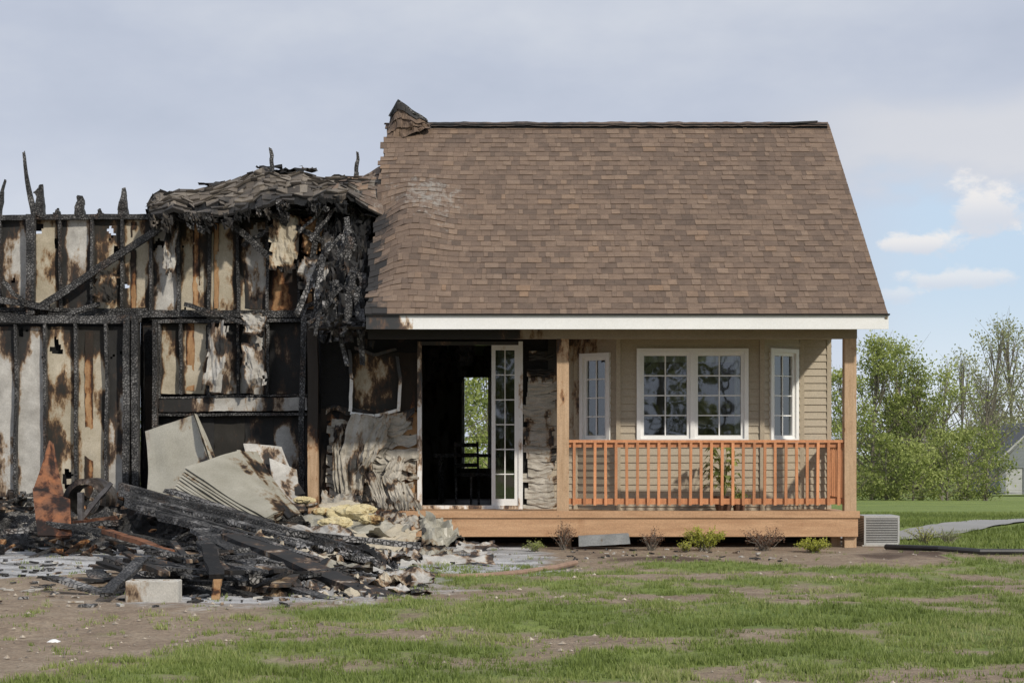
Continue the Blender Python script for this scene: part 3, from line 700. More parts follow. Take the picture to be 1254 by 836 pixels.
for i in range(55):
    x=R.uniform(400,450); y=R.uniform(236,370); l=R.uniform(25,80); w=R.uniform(8,26); Y=lerp(2.3,0.2,(y-230)/170)+R.uniform(-.25,.2)
    dx=R.uniform(-14,10)
    scrap([P_(x-w/2,y,Y),P_(x+w/2,y+R.uniform(-5,5),Y+.05),P_(x+w/2+dx,y+l,Y-.15),P_(x-w/2+dx,y+l,Y-.1)],R.choice(('black','ashchar','gry','shingleburn')),.65,.06,n=7,t=R.random(),rag=.3)
for i in range(34):
    x=R.uniform(392,446); y=R.uniform(232,370); Y=lerp(2.2,0.2,(y-230)/170)+R.uniform(-.3,.0); l=R.uniform(30,90); dx=R.uniform(-35,20)
    mb.beam(P_(x,y,Y),P_(x+dx,y+l,Y-.1),R.uniform(.05,.12),R.uniform(.03,.06),R.choice(('char','ashchar','ashchar')),9,.03)
scrap([P_(396,235,2.35),P_(475,225,2.8),P_(470,405,1.2),P_(394,405,1.9)],'black',1,.12,n=20)
scrap([P_(378,385,1.3),P_(450,390,-.1),P_(446,402,-.1),P_(380,404,1.2)],'char',1,.06,n=12)
for i in range(16):
    x=R.uniform(385,470); mb.beam(P_(x,R.uniform(380,396),R.uniform(-.3,.4)),P_(x+R.uniform(-25,25),R.uniform(395,412),R.uniform(-.3,.3)),.05,.04,'char',5,.03)
mb.build('hanging_charred_scraps',wing)
# collapsed roof sheet
mb=MB()
TOP=[(178,252),(190,239),(205,236),(228,233),(256,229),(285,221),(308,211),(325,207),(345,212),(372,211),(398,219),(425,219),(448,214),(470,196)]
BOT=[(182,264),(195,262),(215,258),(240,264),(262,261),(285,264),(305,256),(325,252),(345,248),(370,250),(395,244),(420,240),(445,252),(474,262)]
def coll(u,v,h=0):
    bx,by=ct(BOT,u);tx,ty=ct(TOP,u)
    tk=ss(.88,1,u)
    p=at(bx,by,1.6).lerp(at(tx,ty,2.75),v)
    k=math.sin(v*math.pi)
    return p+Vector((0,-h*0.6+(1-tk)*(0.10*fb(u*11,v*2,0,1,3)+.04*fb(u*30,v*5,0,1,3))+.10*tk,h*0.8+(1-tk)*(0.04*k+0.07*fb(u*14,v*3,3,1,3)*(0.4+k)+.03*fb(u*40,v*6,3,1,2))-.03*tk))
nr=11
for r in range(nr):
    u=R.uniform(0,.01); v0=r/nr-.01; v1=(r+1.25)/nr
    while u<1:
        u2=min(1,u+R.uniform(.018,.05)); tn=R.random()
        if fb(u*10,v0*4,6,1,3)<0.5:
            h=R.choice((.015,.03,.05))*(1-.7*ss(.8,1,u)); jl=R.uniform(0,.06)
            c=.20+.6*fb(u*8,v0*3,2,1,3)+.5*ss(.18,0,v0)*(1-ss(.8,.95,u))+.25*(1-ss(0,.15,u))+.2*ss(.75,1,v0)
            c=max(0,min(1,c*(1-.6*ss(.8,1,u)))); ash=.3+.35*ss(.75,1,u)
            ids=[mb.V(coll(u,v0,h),c,tn,ash),mb.V(coll(u2,v0,h),c,tn,ash),mb.V(coll(u2,min(v1,1),0.004+jl*.3),c,tn,ash),mb.V(coll(u,min(v1,1),.004),c,tn,ash),mb.V(coll(u,v0,-.02),1),mb.V(coll(u2,v0,-.02),1)]
            kk='shingle' if R.random()<ss(.75,1,u) else 'shingleburn'
            mb.Fc(ids[:4],kk); mb.Fc([ids[4],ids[5],ids[1],ids[0]],'shingleburn')
        u=u2
mb.grid(lambda u,v:coll(u,v,-.02),80,10,'black',1)
mb.grid(lambda u,v:coll(u,0,-.02).lerp(coll(u,1,-.1)+Vector((0,.3,-.35)),v)+Vector((0,0,-.05-.12*abs(fb(u*20,v,0,1,3))*(1-v))),80,5,'black',1)
mb.grid(lambda u,v:coll(u,1,-.02)+Vector((0,1.2*v,-1.0*v+.1*fb(u*8,v,7,1,2))),60,6,'shingleburn',.6,t=.3)
for i in range(30):
    u=R.uniform(0,.85); p=coll(u,0,0); l=R.uniform(.05,.28); w=R.uniform(.08,.25)
    scrap([p+Vector((-w/2,0,0)),p+Vector((w/2,0,0)),p+Vector((w/2*.7,-.05,-l)),p+Vector((-w/2*.6,-.08,-l*.8))],R.choice(('black','shingleburn','ashchar')),.6,.05,n=6,t=R.random(),rag=.3)
for i in range(8):
    u=R.uniform(.3,.7); p=coll(u,1,0); scrap([p+Vector((-.2,-.1,0)),p+Vector((.2,-.1,0)),p+Vector((.16,.1,R.uniform(.01,.06))),p+Vector((-.16,.1,R.uniform(.01,.06)))],R.choice(('black','shingleburn')),.5,.03,n=5,rag=.2)
mb.build('collapsed_roof',wing)

# ---------------------------------------------------------------- debris
def mound(x,y):
    h=0.62*ss(-0.4,1.4,y)*(1-ss(-3.2,-2.4,x))
    h+=0.34*math.exp(-(((x+3.3)/.9)**2+((y+1.2)/1.5)**2))
    return h
mb=MB()
def mf(u,v):
    x=lerp(-9.5,-2.2,u);y=lerp(-2.2,2.1,v); h=mound(x,y)
    return Vector((x,y,-0.09+h*(0.75+0.6*fb(x,y,0,1.6,4))+0.12*abs(fb(x,y,3,4,4))*min(1,h*5)))
mb.grid(mf,180,90,'ashheap',1)
for i in range(400):
    x=R.uniform(-8.5,-2.4);y=-2.0+3.9*R.random()**.7; z=mound(x,y)*.95+.03
    l=R.choice((.06,.1,.15,.3,.5))*R.uniform(.6,1.4); a=R.uniform(0,6.28); e=R.uniform(-.5,.5)
    d=Vector((math.cos(a)*math.cos(e),math.sin(a)*math.cos(e),math.sin(e)))*l/2; c=Vector((x,y,z))
    mb.beam(c-d,c+d,R.uniform(.02,.09),R.uniform(.015,.05),R.choice(('char','char','ashchar','gry','conc','black','ora','steel')),3,.015,c=.5)
mb.build('ash_and_rubble_heap')
mb=MB()
def G(px,py):
    d=EH*F/(py-548); return Vector(((px-627)*d/F,d-22,0))
def B_(x0,y0,Ya,x1,y1,Yb,w,h,k='char',j=.02,seg=16,c=.9,**kw): mb.beam(at(x0,y0,Ya),at(x1,y1,Yb),w,h,k,seg,j,c=c,**kw)
B_(148,598,-1.4,478,688,-3.9,.07,.16,seg=30); B_(152,604,-1.6,474,692,-4.1,.14,.05,'ashchar',seg=30); B_(156,614,-1.7,440,702,-4.5,.08,.13,'char',seg=30)
B_(170,622,-2.0,400,680,-4.0,.12,.08,'ashchar'); B_(252,648,-3.7,412,738,-7.3,.34,.05,'ashchar',seg=24); B_(285,655,-4.3,484,738,-7.4,.26,.05,'gry',c=.62,seg=24)
B_(250,690,-5.2,430,744,-7.9,.12,.08); B_(225,700,-5.2,330,742,-7.6,.10,.09,'char'); B_(262,650,-3.9,455,712,-6.0,.08,.14,'ashchar')
B_(330,684,-5.0,500,716,-6.3,.26,.04,'gry',c=.32); B_(360,704,-5.6,500,728,-6.9,.20,.04,'gry',c=.3); B_(370,720,-6.4,476,742,-7.6,.20,.04,'gry',c=.4)
B_(280,716,-6.6,425,698,-6.0,.07,.09,'ashchar'); B_(300,672,-4.6,400,744,-7.6,.14,.05,'gry',c=.55)
B_(420,752,-8.1,476,758,-8.4,.05,.03); B_(350,652,-3.2,515,668,-3.3,.10,.06,'ashchar')
B_(200,632,-2.4,300,660,-3.5,.16,.08,'ashchar'); B_(205,600,-1.2,330,640,-2.3,.12,.05,'ashchar'); B_(60,640,-1.6,240,668,-2.6,.10,.06)
B_(0,650,-1.6,150,640,-1.5,.10,.06,'ashchar'); B_(130,650,-2,210,676,-3.4,.12,.05,'rust',c=.4); B_(230,680,-4.3,300,728,-6.8,.22,.05,'gry',c=.6)
B_(262,740,-7.6,268,704,-7.2,.07,.05,'ora',c=.35); B_(300,748,-8.1,372,744,-7.9,.09,.05,'ashchar')
for i in range(125):
    cy=lerp(-2.4,-7.1,R.random()**.8)+R.gauss(0,.25); cx=lerp(-3.8,-2.0,R.random())+R.gauss(0,.3)+(cy+4.5)*-.08+.0
    z=R.uniform(0.03,.34)*math.exp(-((cx+2.9)/.8)**2)+.02
    l=R.choice((.15,.3,.5,.8,1.1))*R.uniform(.7,1.3); a=R.gauss(-.95,.5); e=R.gauss(-.08,.15)
    d=Vector((math.cos(a)*math.cos(e),math.sin(a)*math.cos(e),math.sin(e)))*l/2; c=Vector((cx,cy,z))
    mb.beam(c-d,c+d,R.uniform(.05,.18),R.uniform(.02,.05),R.choice(('char','char','ashchar','ashchar','gry','gry','tan','black')),6,.015,c=.6)
def heap(u,v):
    x=lerp(-4.4,-.8,u);y=lerp(-7.8,-.8,v); k=math.exp(-(((x+2.85+(y+4.5)*.06)/.72)**2+((y+4.2)/2.3)**2))
    return Vector((x,y,-.08+.33*k*(.8+.8*fb(x,y,1,1.8,4))+.08*k*fb(x,y,4,7,3)))
mb.grid(heap,100,150,'ashheap',1)
for i in range(30):
    x=R.uniform(260,470);y=R.uniform(650,738);Y=lerp(-3,-7.6,(y-640)/100); w=R.uniform(25,75);hh=R.uniform(8,22)
    scrap([P_(x,y,Y),P_(x+w,y+R.uniform(0,16),Y-.2),P_(x+w+8,y+hh,Y-.7),P_(x-5,y+hh*.6,Y-.5)],R.choice(('gry','sheet','gry','ashchar','tan','black')),.38,.05,n=12,rag=.25)
mb.build('charred_timber_pile')
mb=MB()
def bent(cor,k,c,curve,n=16):
    a,b_,c_,d=[Vector(q) for q in cor]; sd=R.random()*9
    nn=(b_-a).cross(d-a).normalized()
    for s_ in (0,.02):
        mb.grid(lambda u,v:a.lerp(b_,u).lerp(d.lerp(c_,u),v)+nn*(curve*math.sin(v*math.pi*.9+.3)*(0.6+.4*u)+.02*fb(u*2,v*2,sd,1,2)+s_),n,n,k,lambda u,v,p:max(0,c+.35*ss(.3,0,1-v)+.3*fb(u*3,v*3,sd,1,3)))
bent([P_(176,526,.9),P_(238,504,.7),P_(272,600,-.3),P_(176,622,0)],'sheet',.12,.18)
bent([P_(238,504,.72),P_(243,510,.8),P_(276,598,-.2),P_(272,600,-.3)],'sheet',.3,.02)
mb.build('bent_garage_door_section')
mb=MB()
for i in range(8):
    o_=Vector((-.012*i,-.035*i,-.034*i))
    bent([P_(226,572,-.9)+o_,P_(292,550,-.3)+o_,P_(350,622,-1.5)+o_,P_(325,634,-2.0)+o_],'sheet',.03+.12*(i%3),.03)
bent([P_(290,550,-.2),P_(316,552,.0),P_(368,628,-1.2),P_(352,634,-1.4)],'sheet',.40,.05)
mb.build('stacked_door_panels')
mb=MB()
bent([P_(298,542,.7),P_(345,545,.8),P_(374,605,.2),P_(318,612,.1)],'gry',.34,.08)
bent([P_(250,615,-.6),P_(262,620,-.6),P_(372,640,-1.5),P_(345,655,-1.7)],'sheet',.5,.05)
bent([P_(330,560,.5),P_(364,572,.5),P_(377,625,-.2),P_(345,625,-.3)],'gry',.28,.12)
mb.build('scorched_board')
mb=MB()
scrap([P_(384,618,-1.0),P_(440,614,-.8),P_(452,628,-1.3),P_(392,634,-1.5)],'tan',.1,.03,n=12)
scrap([P_(366,630,-1.6),P_(455,626,-1.1),P_(505,652,-2.3),P_(384,656,-2.8)],'sheet',.12,.06,n=24)
scrap([P_(398,646,-2.6),P_(522,650,-1.7),P_(514,668,-2.6),P_(436,698,-4.2)],'tan',.08,.06,n=24)
scrap([P_(508,628,-.5),P_(540,632,-.35),P_(578,660,-1.0),P_(522,666,-1.5)],'sheet',.15,.07,n=20)
scrap([P_(455,630,-.4),P_(512,630,-.35),P_(522,652,-1.2),P_(470,654,-1.4)],'melt',.3,.07,n=20)
scrap([P_(480,682,-3.8),P_(602,672,-3.1),P_(606,688,-3.6),P_(470,702,-4.2)],'gry',.22,.02,n=18)
scrap([P_(395,600,.2),P_(440,606,.2),P_(448,630,-.6),P_(390,632,-.8)],'melt',.25,.07,n=18)
scrap([P_(345,640,-2.4),P_(420,648,-2.8),P_(474,682,-3.9),P_(395,678,-3.8)],'gry',.25,.04,n=18)
scrap([P_(560,664,-2.0),P_(604,662,-1.8),P_(612,672,-2.4),P_(552,676,-2.6)],'gry',.3,.03,n=12)
scrap([P_(520,668,-2.6),P_(556,672,-2.7),P_(548,684,-3.4),P_(506,682,-3.3)],'sheet',.3,.04,n=12)
mb.build('crumpled_siding_sheets')
mb=MB()
for (x,y,Y,r) in ((428,628,-1.7,.19),(442,624,-1.4,.15),(410,640,-2.6,.15),(372,612,-.6,.10),(454,636,-2.0,.12),(394,626,-1.6,.1)):
    c=P_(x,y,Y)
    mb.grid(lambda u,v:c+Vector((math.cos(u*6.283)*math.sin(v*3.14)*r*1.3,math.sin(u*6.283)*math.sin(v*3.14)*r*.8,math.cos(v*3.14)*r*.45))*(1+.35*fb(math.cos(u*6.283)*1.5,math.sin(u*6.283)*1.5+v*3,x,1.2,4)),30,20,'foam',.2)
mb.build('insulation_batts')
mb=MB()
bent([P_(60,538,-.2),P_(66,540,-.2),P_(90,642,-1.4),P_(40,600,-1.0)],'rust',.25,.10)
bent([P_(40,598,-1.0),P_(86,612,-1.2),P_(88,656,-1.8),P_(46,655,-1.8)],'rust',.35,-.06)
mb.build('rusted_metal_sheet')
mb=MB()
cx,cy=P_(106,606,-.9).x,-.9; cz=P_(106,612,-.9).z
def shell(r0,r1,y0,y1,a0,a1,k,c):
    mb.grid(lambda u,v:Vector((cx+math.cos(lerp(a0,a1,u))*lerp(r0,r1,v),lerp(y0,y1,v),cz+math.sin(lerp(a0,a1,u))*lerp(r0,r1,v)+.01*fb(u*6,v*3,0,1,2))),24,5,k,c)
shell(.27,.27,cy-.1,cy+.5,-.3,3.6,'steel',.5); shell(.27,.20,cy-.1,cy-.12,-.3,3.6,'steel',.6); shell(.20,.18,cy-.12,cy+.3,0,6.28,'steel',.8)
mb.beam((cx-.3,cy-.2,cz-.3),(cx+.4,cy-.15,cz-.22),.3,.05,'rust',6,.02,c=.4); mb.beam((cx-.05,cy-.15,cz-.25),(cx+.35,cy-.2,cz+.2),.05,.05,'steel',6,.02)
mb.beam((cx-.02,cy-.2,cz-.3),(cx-.02,cy-.2,cz+.1),.06,.1,'steel',6,.01)
mb.build('burnt_mower_housing')
mb=MB()
p=G(153,738); bw,bd,bh=.44,.2,.185
def blk(x0,x1,y0,y1): mb.box(p.x+x0,p.x+x1,p.y+y0,p.y+y1,-.02,bh,'conc',.25)
blk(0,bw,0,.035); blk(0,bw,bd-.035,bd); blk(0,.035,.037,bd-.037); blk(bw-.035,bw,.037,bd-.037); blk(bw/2-.02,bw/2+.02,.037,bd-.037)
ob=mb.build('concrete_block'); bv=ob.modifiers.new('b','BEVEL'); bv.width=.008
mb=MB()
mb.beam(at(708,662,-.25),at(770,659,-.25),.22,.13,'stone',10,.006,c=.15)
mb.build('stone_block')
mb=MB()
p=G(66,790)
mb.grid(lambda u,v:p+Vector(((u-.5)*.08,(v-.5)*.06,.025+.02*math.sin(u*3.1)*math.sin(v*3.1)+.006*fb(u*3,v*3,3,1,3))),8,8,'white')
mb.build('paper_litter',smooth=True)
mb=MB()
pts=[G(515,707),G(560,708),G(600,706),G(640,702),G(680,696),G(705,690)]
mb.tube([q+Vector((0,0,.015)) for q in pts],[.03]*6,'edge',8)
mb.build('garden_edging')
mb=MB()
pts=[at(1085,668,-.6),at(1110,674,-.9),at(1150,680,-1.3),at(1200,683,-1.5),at(1260,684,-1.5),at(1330,684,-1.5)]
mb.tube([Vector((q.x,q.y,.045+gz(q.x,q.y))) for q in pts],[.035]*6,'hose',8)
mb.build('drain_pipe')
mb=MB()
for i in range(3600):
    y=-12.9+R.random()*12.2; d=22+y; x=R.uniform(-.42,.05)*d if R.random()<.65 else R.uniform(-.1,.4)*d
    g,a,mm=cover(x,y)
    if g>.45: continue
    r=.005+.02*R.random()**4; c=Vector((x,y,gz(x,y)+r*.3)); tt=R.uniform(-1.2,.8)
    ids=[mb.V(c+Vector((r*R.uniform(.7,1.3),0,0)),0,tt),mb.V(c+Vector((0,r*R.uniform(.7,1.3),0)),0,tt),mb.V(c+Vector((-r*R.uniform(.7,1.3),0,0)),0,tt),mb.V(c+Vector((0,-r*R.uniform(.7,1.3),0)),0,tt),mb.V(c+Vector((0,0,r*.8)),0,tt)]
    for q in range(4): mb.Fc([ids[q],ids[(q+1)%4],ids[4]],'pebble')
mb.build('gravel')
mb=MB()
for i in range(520):
    x=R.uniform(-7,0.2);y=R.uniform(-8.4,-2.6)
    if x>-0.3-(-y-2.6)*.2: continue
    a=R.uniform(0,6.28); l=R.uniform(.02,.14); c=Vector((x,y,gz(x,y)+.012)); d=Vector((math.cos(a),math.sin(a),R.uniform(-.1,.1)))*l
    mb.beam(c-d*.5,c+d*.5,R.uniform(.01,.06),R.uniform(.008,.025),R.choice(('char','black','gry','conc','ashchar')),2,.01,c=.3)
for i in range(60):
    x=R.uniform(.6,3.2);y=R.uniform(-2.6,-.3); a=R.uniform(0,6.28); l=R.uniform(.02,.10); c=Vector((x,y,gz(x,y)+.012)); d=Vector((math.cos(a),math.sin(a),R.uniform(-.1,.1)))*l
    mb.beam(c-d*.5,c+d*.5,R.uniform(.01,.04),R.uniform(.008,.02),R.choice(('char','black','gry')),2,.01,c=.3)
mb.build('scattered_charcoal')
mb=MB(); ax0,ax1,ay0,ay1,az0,az1=4.66,5.13,.35,.85,-.02,.40
mb.box(ax0-.03,ax1+.03,ay0-.03,ay1+.03,-.06,.015,'conc')
mb.box(ax0,ax1,ay0,ay1,az1-.03,az1,'acgrey'); mb.box(ax0,ax1,ay0,ay1,.016,.05,'acgrey')
mb.box(ax0+.02,ax1-.02,ay0+.02,ay1-.02,.05,az1-.03,'black')
for (x,y) in ((ax0,ay0),(ax1-.025,ay0),(ax0,ay1-.025),(ax1-.025,ay1-.025)): mb.box(x,x+.025,y,y+.025,.05,az1-.03,'acgrey')
for i in range(14):
    z=.06+i*.0225
    mb.box(ax0+.025,ax1-.025,ay0+.004,ay0+.018,z,z+.010,'acgrey'); mb.box(ax1-.018,ax1-.004,ay0+.025,ay1-.025,z,z+.010,'acgrey'); mb.box(ax0+.004,ax0+.018,ay0+.025,ay1-.025,z,z+.010,'acgrey')
mb.build('air_conditioner_unit')
# ---------------------------------------------------------------- plants
def leafquad(mb,c,s,k,t,up=0.0):
    a=Vector((R.gauss(0,1),R.gauss(0,1),R.gauss(0,1))).normalized(); b_=a.cross(Vector((R.gauss(0,1),R.gauss(0,1),R.gauss(0,1)))).normalized()
    a*=s*R.uniform(.6,1.2); b_*=s*.55
    mb.Fc([mb.V(c-a,0,t),mb.V(c-b_,0,t),mb.V(c+a,0,t),mb.V(c+b_,0,t)],k)
def shrub(name,x,y,r,h,k,n,ls,twig='bark'):
    mb=MB(); z=gz(x,y)-.01
    for i in range(int(22+r*40)):
        a=R.uniform(0,6.28); e=R.uniform(.3,1.0); p0=Vector((x+R.gauss(0,r*.12),y+R.gauss(0,r*.12),z)); 
        p1=Vector((x+math.cos(a)*r*e,y+math.sin(a)*r*e,z+h*R.uniform(.6,1.05)*(1.15-.45*e)))
        m_=p0.lerp(p1,.5)+Vector((R.gauss(0,.02),R.gauss(0,.02),.03))
        mb.tube([p0,m_,p1],[.005,.004,.0015],twig,3)
        for q in range(int(n/30)):
            f=R.uniform(.25,1.05); c=(p0.lerp(m_,f*2) if f<.5 else m_.lerp(p1,(f-.5)*2))+Vector((R.gauss(0,.018),R.gauss(0,.018),R.gauss(0,.018)))
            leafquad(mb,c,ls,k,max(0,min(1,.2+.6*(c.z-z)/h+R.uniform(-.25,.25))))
    return mb.build(name)
def gx(px,y): return (px-627)*(22+y)/F
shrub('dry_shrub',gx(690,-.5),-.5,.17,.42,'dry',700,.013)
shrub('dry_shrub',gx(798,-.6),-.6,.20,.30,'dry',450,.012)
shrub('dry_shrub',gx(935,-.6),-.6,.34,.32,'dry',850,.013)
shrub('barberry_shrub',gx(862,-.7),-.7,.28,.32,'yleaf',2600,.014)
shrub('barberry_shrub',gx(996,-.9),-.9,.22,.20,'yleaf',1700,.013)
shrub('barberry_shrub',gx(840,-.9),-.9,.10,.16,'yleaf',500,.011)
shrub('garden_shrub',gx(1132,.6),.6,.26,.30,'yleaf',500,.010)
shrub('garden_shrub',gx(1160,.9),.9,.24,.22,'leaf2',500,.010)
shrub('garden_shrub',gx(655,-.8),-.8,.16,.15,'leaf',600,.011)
mb=MB(); x,y=gx(886,.45),.45
rr=[.09,.11,.135,.14,.125]; zz=[.45,.52,.62,.66,.655]
mb.tube([(x,y,z) for z in zz],rr,'pot',16)
for i in range(60):
    a=R.uniform(0,6.28); l=R.uniform(.10,.24); hgt=R.uniform(.15,.72); tip=Vector((x+math.cos(a)*l,y+math.sin(a)*l*.8,.62+hgt)); base=Vector((x,y,.65)); mid=Vector((x+math.cos(a)*l*.35,y+math.sin(a)*l*.3,.65+hgt*.75))
    mb.tube([base,mid,tip],[.005,.004,.003],'leaf',3,t=.4)
    d=(tip-mid).normalized(); s_=d.cross(Vector((0,0,1))).normalized()*R.uniform(.03,.055); e=tip+Vector((math.cos(a)*.09,math.sin(a)*.09,-.07)); m2=tip+Vector((math.cos(a)*.03,math.sin(a)*.03,.0)); t_=R.random()
    mb.Fc([mb.V(mid.lerp(tip,.5),0,t_),mb.V(m2-s_,0,t_),mb.V(e,0,t_),mb.V(m2+s_,0,t_)],'leaf')
mb.build('potted_plant')
mb=MB(); x,y=gx(905,.5),.5
mb.tube([(x,y,.45),(x,y,.58),(x,y,.57)],[.07,.09,.08],'pot',14)
for i in range(160): leafquad(mb,Vector((x+R.gauss(0,.06),y+R.gauss(0,.05),.62+abs(R.gauss(0,.05)))),.02,'leaf',R.random())
mb.build('potted_plant')
# ---------------------------------------------------------------- trees
def tree_into(mb,x,y,H,cr,nl,ls,k,low=.15,sparse=1.0,ncl=34,trunkr=None):
    z=gz(x,y)-.1; tr=trunkr or H*.015; lean=R.uniform(-.05,.05)*H
    tp=[Vector((x+lean*f*f,y,z+H*.92*f)) for f in (0,.15,.35,.6,.8,1)]
    mb.tube(tp,[tr*1.3,tr,tr*.8,tr*.5,tr*.3,tr*.1],'bark',6)
    toff=R.uniform(-.15,.15)
    for i in range(ncl):
        f=lerp(low,1.0,R.random()**.85); a=R.uniform(0,6.28)
        prof=math.sin(min(1,(f-low*.6)/(1-low*.6)*1.02)*math.pi*.86+.28)
        rad=cr*max(.12,prof)*R.uniform(.45,1.1)
        c=Vector((x+lean*f*f+math.cos(a)*rad,y+math.sin(a)*rad,z+H*f))
        f0=max(.08,f-.22*R.uniform(.6,1.3)); b0=Vector((x+lean*f0*f0,y,z+H*.92*f0)); m_=b0.lerp(c,.55)+Vector((0,0,-.04*H*R.random()))
        mb.tube([b0,m_,c],[tr*.32,tr*.2,tr*.06],'bark',4)
        for g in range(2):
            e=c+Vector((R.gauss(0,cr*.25),R.gauss(0,cr*.25),R.uniform(0,.12)*H)); mb.tube([m_,e],[tr*.12,tr*.03],'bark',3)
        ct_=R.uniform(-.2,.2)+toff; rs=cr*R.uniform(.16,.36)
        for q in range(int(nl/ncl*R.uniform(.5,1.5))):
            dd=Vector((R.gauss(0,1),R.gauss(0,1),R.gauss(0,.75))); p=c+dd*rs*.62
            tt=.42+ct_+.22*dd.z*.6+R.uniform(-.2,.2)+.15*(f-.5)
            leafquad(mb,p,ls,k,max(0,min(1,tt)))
def tree(px,Y,H,cr,nl,k='leaf',ls=.075,**kw):
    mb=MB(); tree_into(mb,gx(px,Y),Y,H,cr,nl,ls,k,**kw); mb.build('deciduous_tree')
for (px,Y,H,cr,nl,k,kw) in (
    (1038,46,5.4,1.3,2600,'leaf',dict(low=.04,ncl=44)),(1068,50,6.9,1.7,5000,'leaf',dict(low=.03,ncl=64)),(1098,52,7.0,1.8,5000,'leaf',dict(low=.03,ncl=64)),
    (1128,50,6.0,1.6,3900,'leaf',dict(low=.03,ncl=60)),(1152,56,6.6,1.7,2100,'leaf',dict(low=.08,ncl=44)),(1178,62,7.4,2.0,1000,'leaf2',dict(low=.15,ncl=44)),
    (1205,60,6.8,1.7,900,'leaf2',dict(low=.2,ncl=44)),(1208,52,3.4,1.3,1900,'leaf',dict(low=.03)),(1185,50,3.2,1.3,1900,'leaf',dict(low=.03)),(1160,48,2.8,1.2,1700,'leaf',dict(low=.03)),(1085,46,2.6,1.5,1900,'leaf',dict(low=.03)),(1118,46,2.4,1.4,1800,'leaf',dict(low=.03)),
    (1010,52,5.6,1.6,1800,'leaf',dict(low=.08)),(-330,60,7,2.2,2400,'leaf',dict(low=.1)),
    (560,32,5.0,1.6,3000,'leaf',dict(low=.05)),(600,34,5.0,1.6,3000,'leaf',dict(low=.05))):
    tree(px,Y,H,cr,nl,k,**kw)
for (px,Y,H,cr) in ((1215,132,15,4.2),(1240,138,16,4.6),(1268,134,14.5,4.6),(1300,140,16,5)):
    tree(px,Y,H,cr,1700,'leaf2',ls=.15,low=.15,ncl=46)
mb=MB()
for i in range(70):
    Y=R.uniform(64,80); x=R.uniform(-30,23)
    tree_into(mb,x,Y,R.uniform(2.6,3.8),1.7,420,.13,R.choice(('leaf','leaf','leaf2')),low=.05,ncl=12)
for i in range(100):
    Y=R.uniform(155,190); x=R.uniform(-70,130)
    tree_into(mb,x,Y,R.uniform(7,11),4.0,380,.32,R.choice(('leaf','leaf2')),low=.05,ncl=14)
mb.build('tree_line')
mb=MB()
for i in range(40):   # unseen trees behind the viewer, added to darken the window reflections
    x=R.uniform(-60,60); tree_into(mb,x,-75+R.uniform(-6,6),R.uniform(7,12),3.2,420,.35,'leaf2',low=.03,ncl=14)
mb.build('tree_line')
# ---------------------------------------------------------------- neighbours garage
ng=empty('neighbor_garage'); mb=MB()
gY=112; gx0=gx(1224,gY); gx1=gx0+7.0; zb=gz(42,gY)-.2; ze=zb+2.9; zp=ze+2.7; gm_=(gx0+gx1)/2-.6
dz0,dz1=gx0+.5,gx0+1.9
mb.box(gx0,dz0,gY,gY+.2,zb,ze,'wallgrey'); mb.box(dz1,gx1,gY,gY+.2,zb,ze,'wallgrey'); mb.box(dz0,dz1,gY,gY+.2,zb+2.3,ze,'wallgrey')
mb.box(gx0,gx0+.2,gY+.2,gY+8,zb,ze,'wallgrey'); mb.box(gx1-.2,gx1,gY+.2,gY+8,zb,ze,'wallgrey'); mb.box(gx0,gx1,gY+8,gY+8.2,zb,ze,'wallgrey')
a=[mb.V(q) for q in ((gx0,gY,ze),(gx1,gY,ze),(gm_,gY,zp))]; mb.Fc(a,'wallgrey'); mb.build('walls',ng)
mb=MB(); mb.box(dz0,dz1,gY+.1,gY+.15,zb,zb+2.3,'acgrey')
for k in range(1,4): mb.box(dz0,dz1,gY+.085,gY+.1,zb+2.3*k/4-.02,zb+2.3*k/4+.02,'acgrey')
mb.build('garage_door',ng)
mb=MB()
for sx,x_ in ((-1,gx0-.5),(1,gx1+.5)):
    ids=[(x_,gY-.5,ze-.35),(gm_,gY-.5,zp+.1),(gm_,gY+8.6,zp+.1),(x_,gY+8.6,ze-.35)]
    if sx>0: ids=ids[::-1]
    lo=[mb.V(q) for q in ids]; hi=[mb.V((q[0],q[1],q[2]+.2)) for q in ids]
    mb.Fc(hi,'roofgrey'); mb.Fc(lo[::-1],'roofgrey')
    for g in range(4): mb.Fc([lo[g],lo[(g+1)%4],hi[(g+1)%4],hi[g]],'acgrey')
mb.build('roof',ng)
def strip(name,ctr,w,k,n=60,h=.03):
    mb=MB()
    def cp(f):
        g=f*(len(ctr)-1);i=min(int(g),len(ctr)-2); q=g-i
        P0=Vector(ctr[max(i-1,0)]);P1=Vector(ctr[i]);P2=Vector(ctr[i+1]);P3=Vector(ctr[min(i+2,len(ctr)-1)])
        return .5*((2*P1)+(P2-P0)*q+(2*P0-5*P1+4*P2-P3)*q*q+(3*P1-P0-3*P2+P3)*q**3)
    def fn(u,v):
        p=cp(u); d=(cp(min(1,u+.01))-cp(max(0,u-.01))).normalized(); q=p+Vector((-d.y,d.x))*w*(v-.5)
        return Vector((q.x,q.y,gz(q.x,q.y)+h))
    mb.grid(fn,n,4,k,t=0.0); return mb.build(name)
strip('footpath',[(4.6,1.7),(5.6,2.3),(6.8,4.5),(8.6,8),(11.5,11.5),(20,16)],1.0,'asph')
strip('driveway',[(29,88),(36,90),(48,94),(78,100)],14,'asph',h=.12)
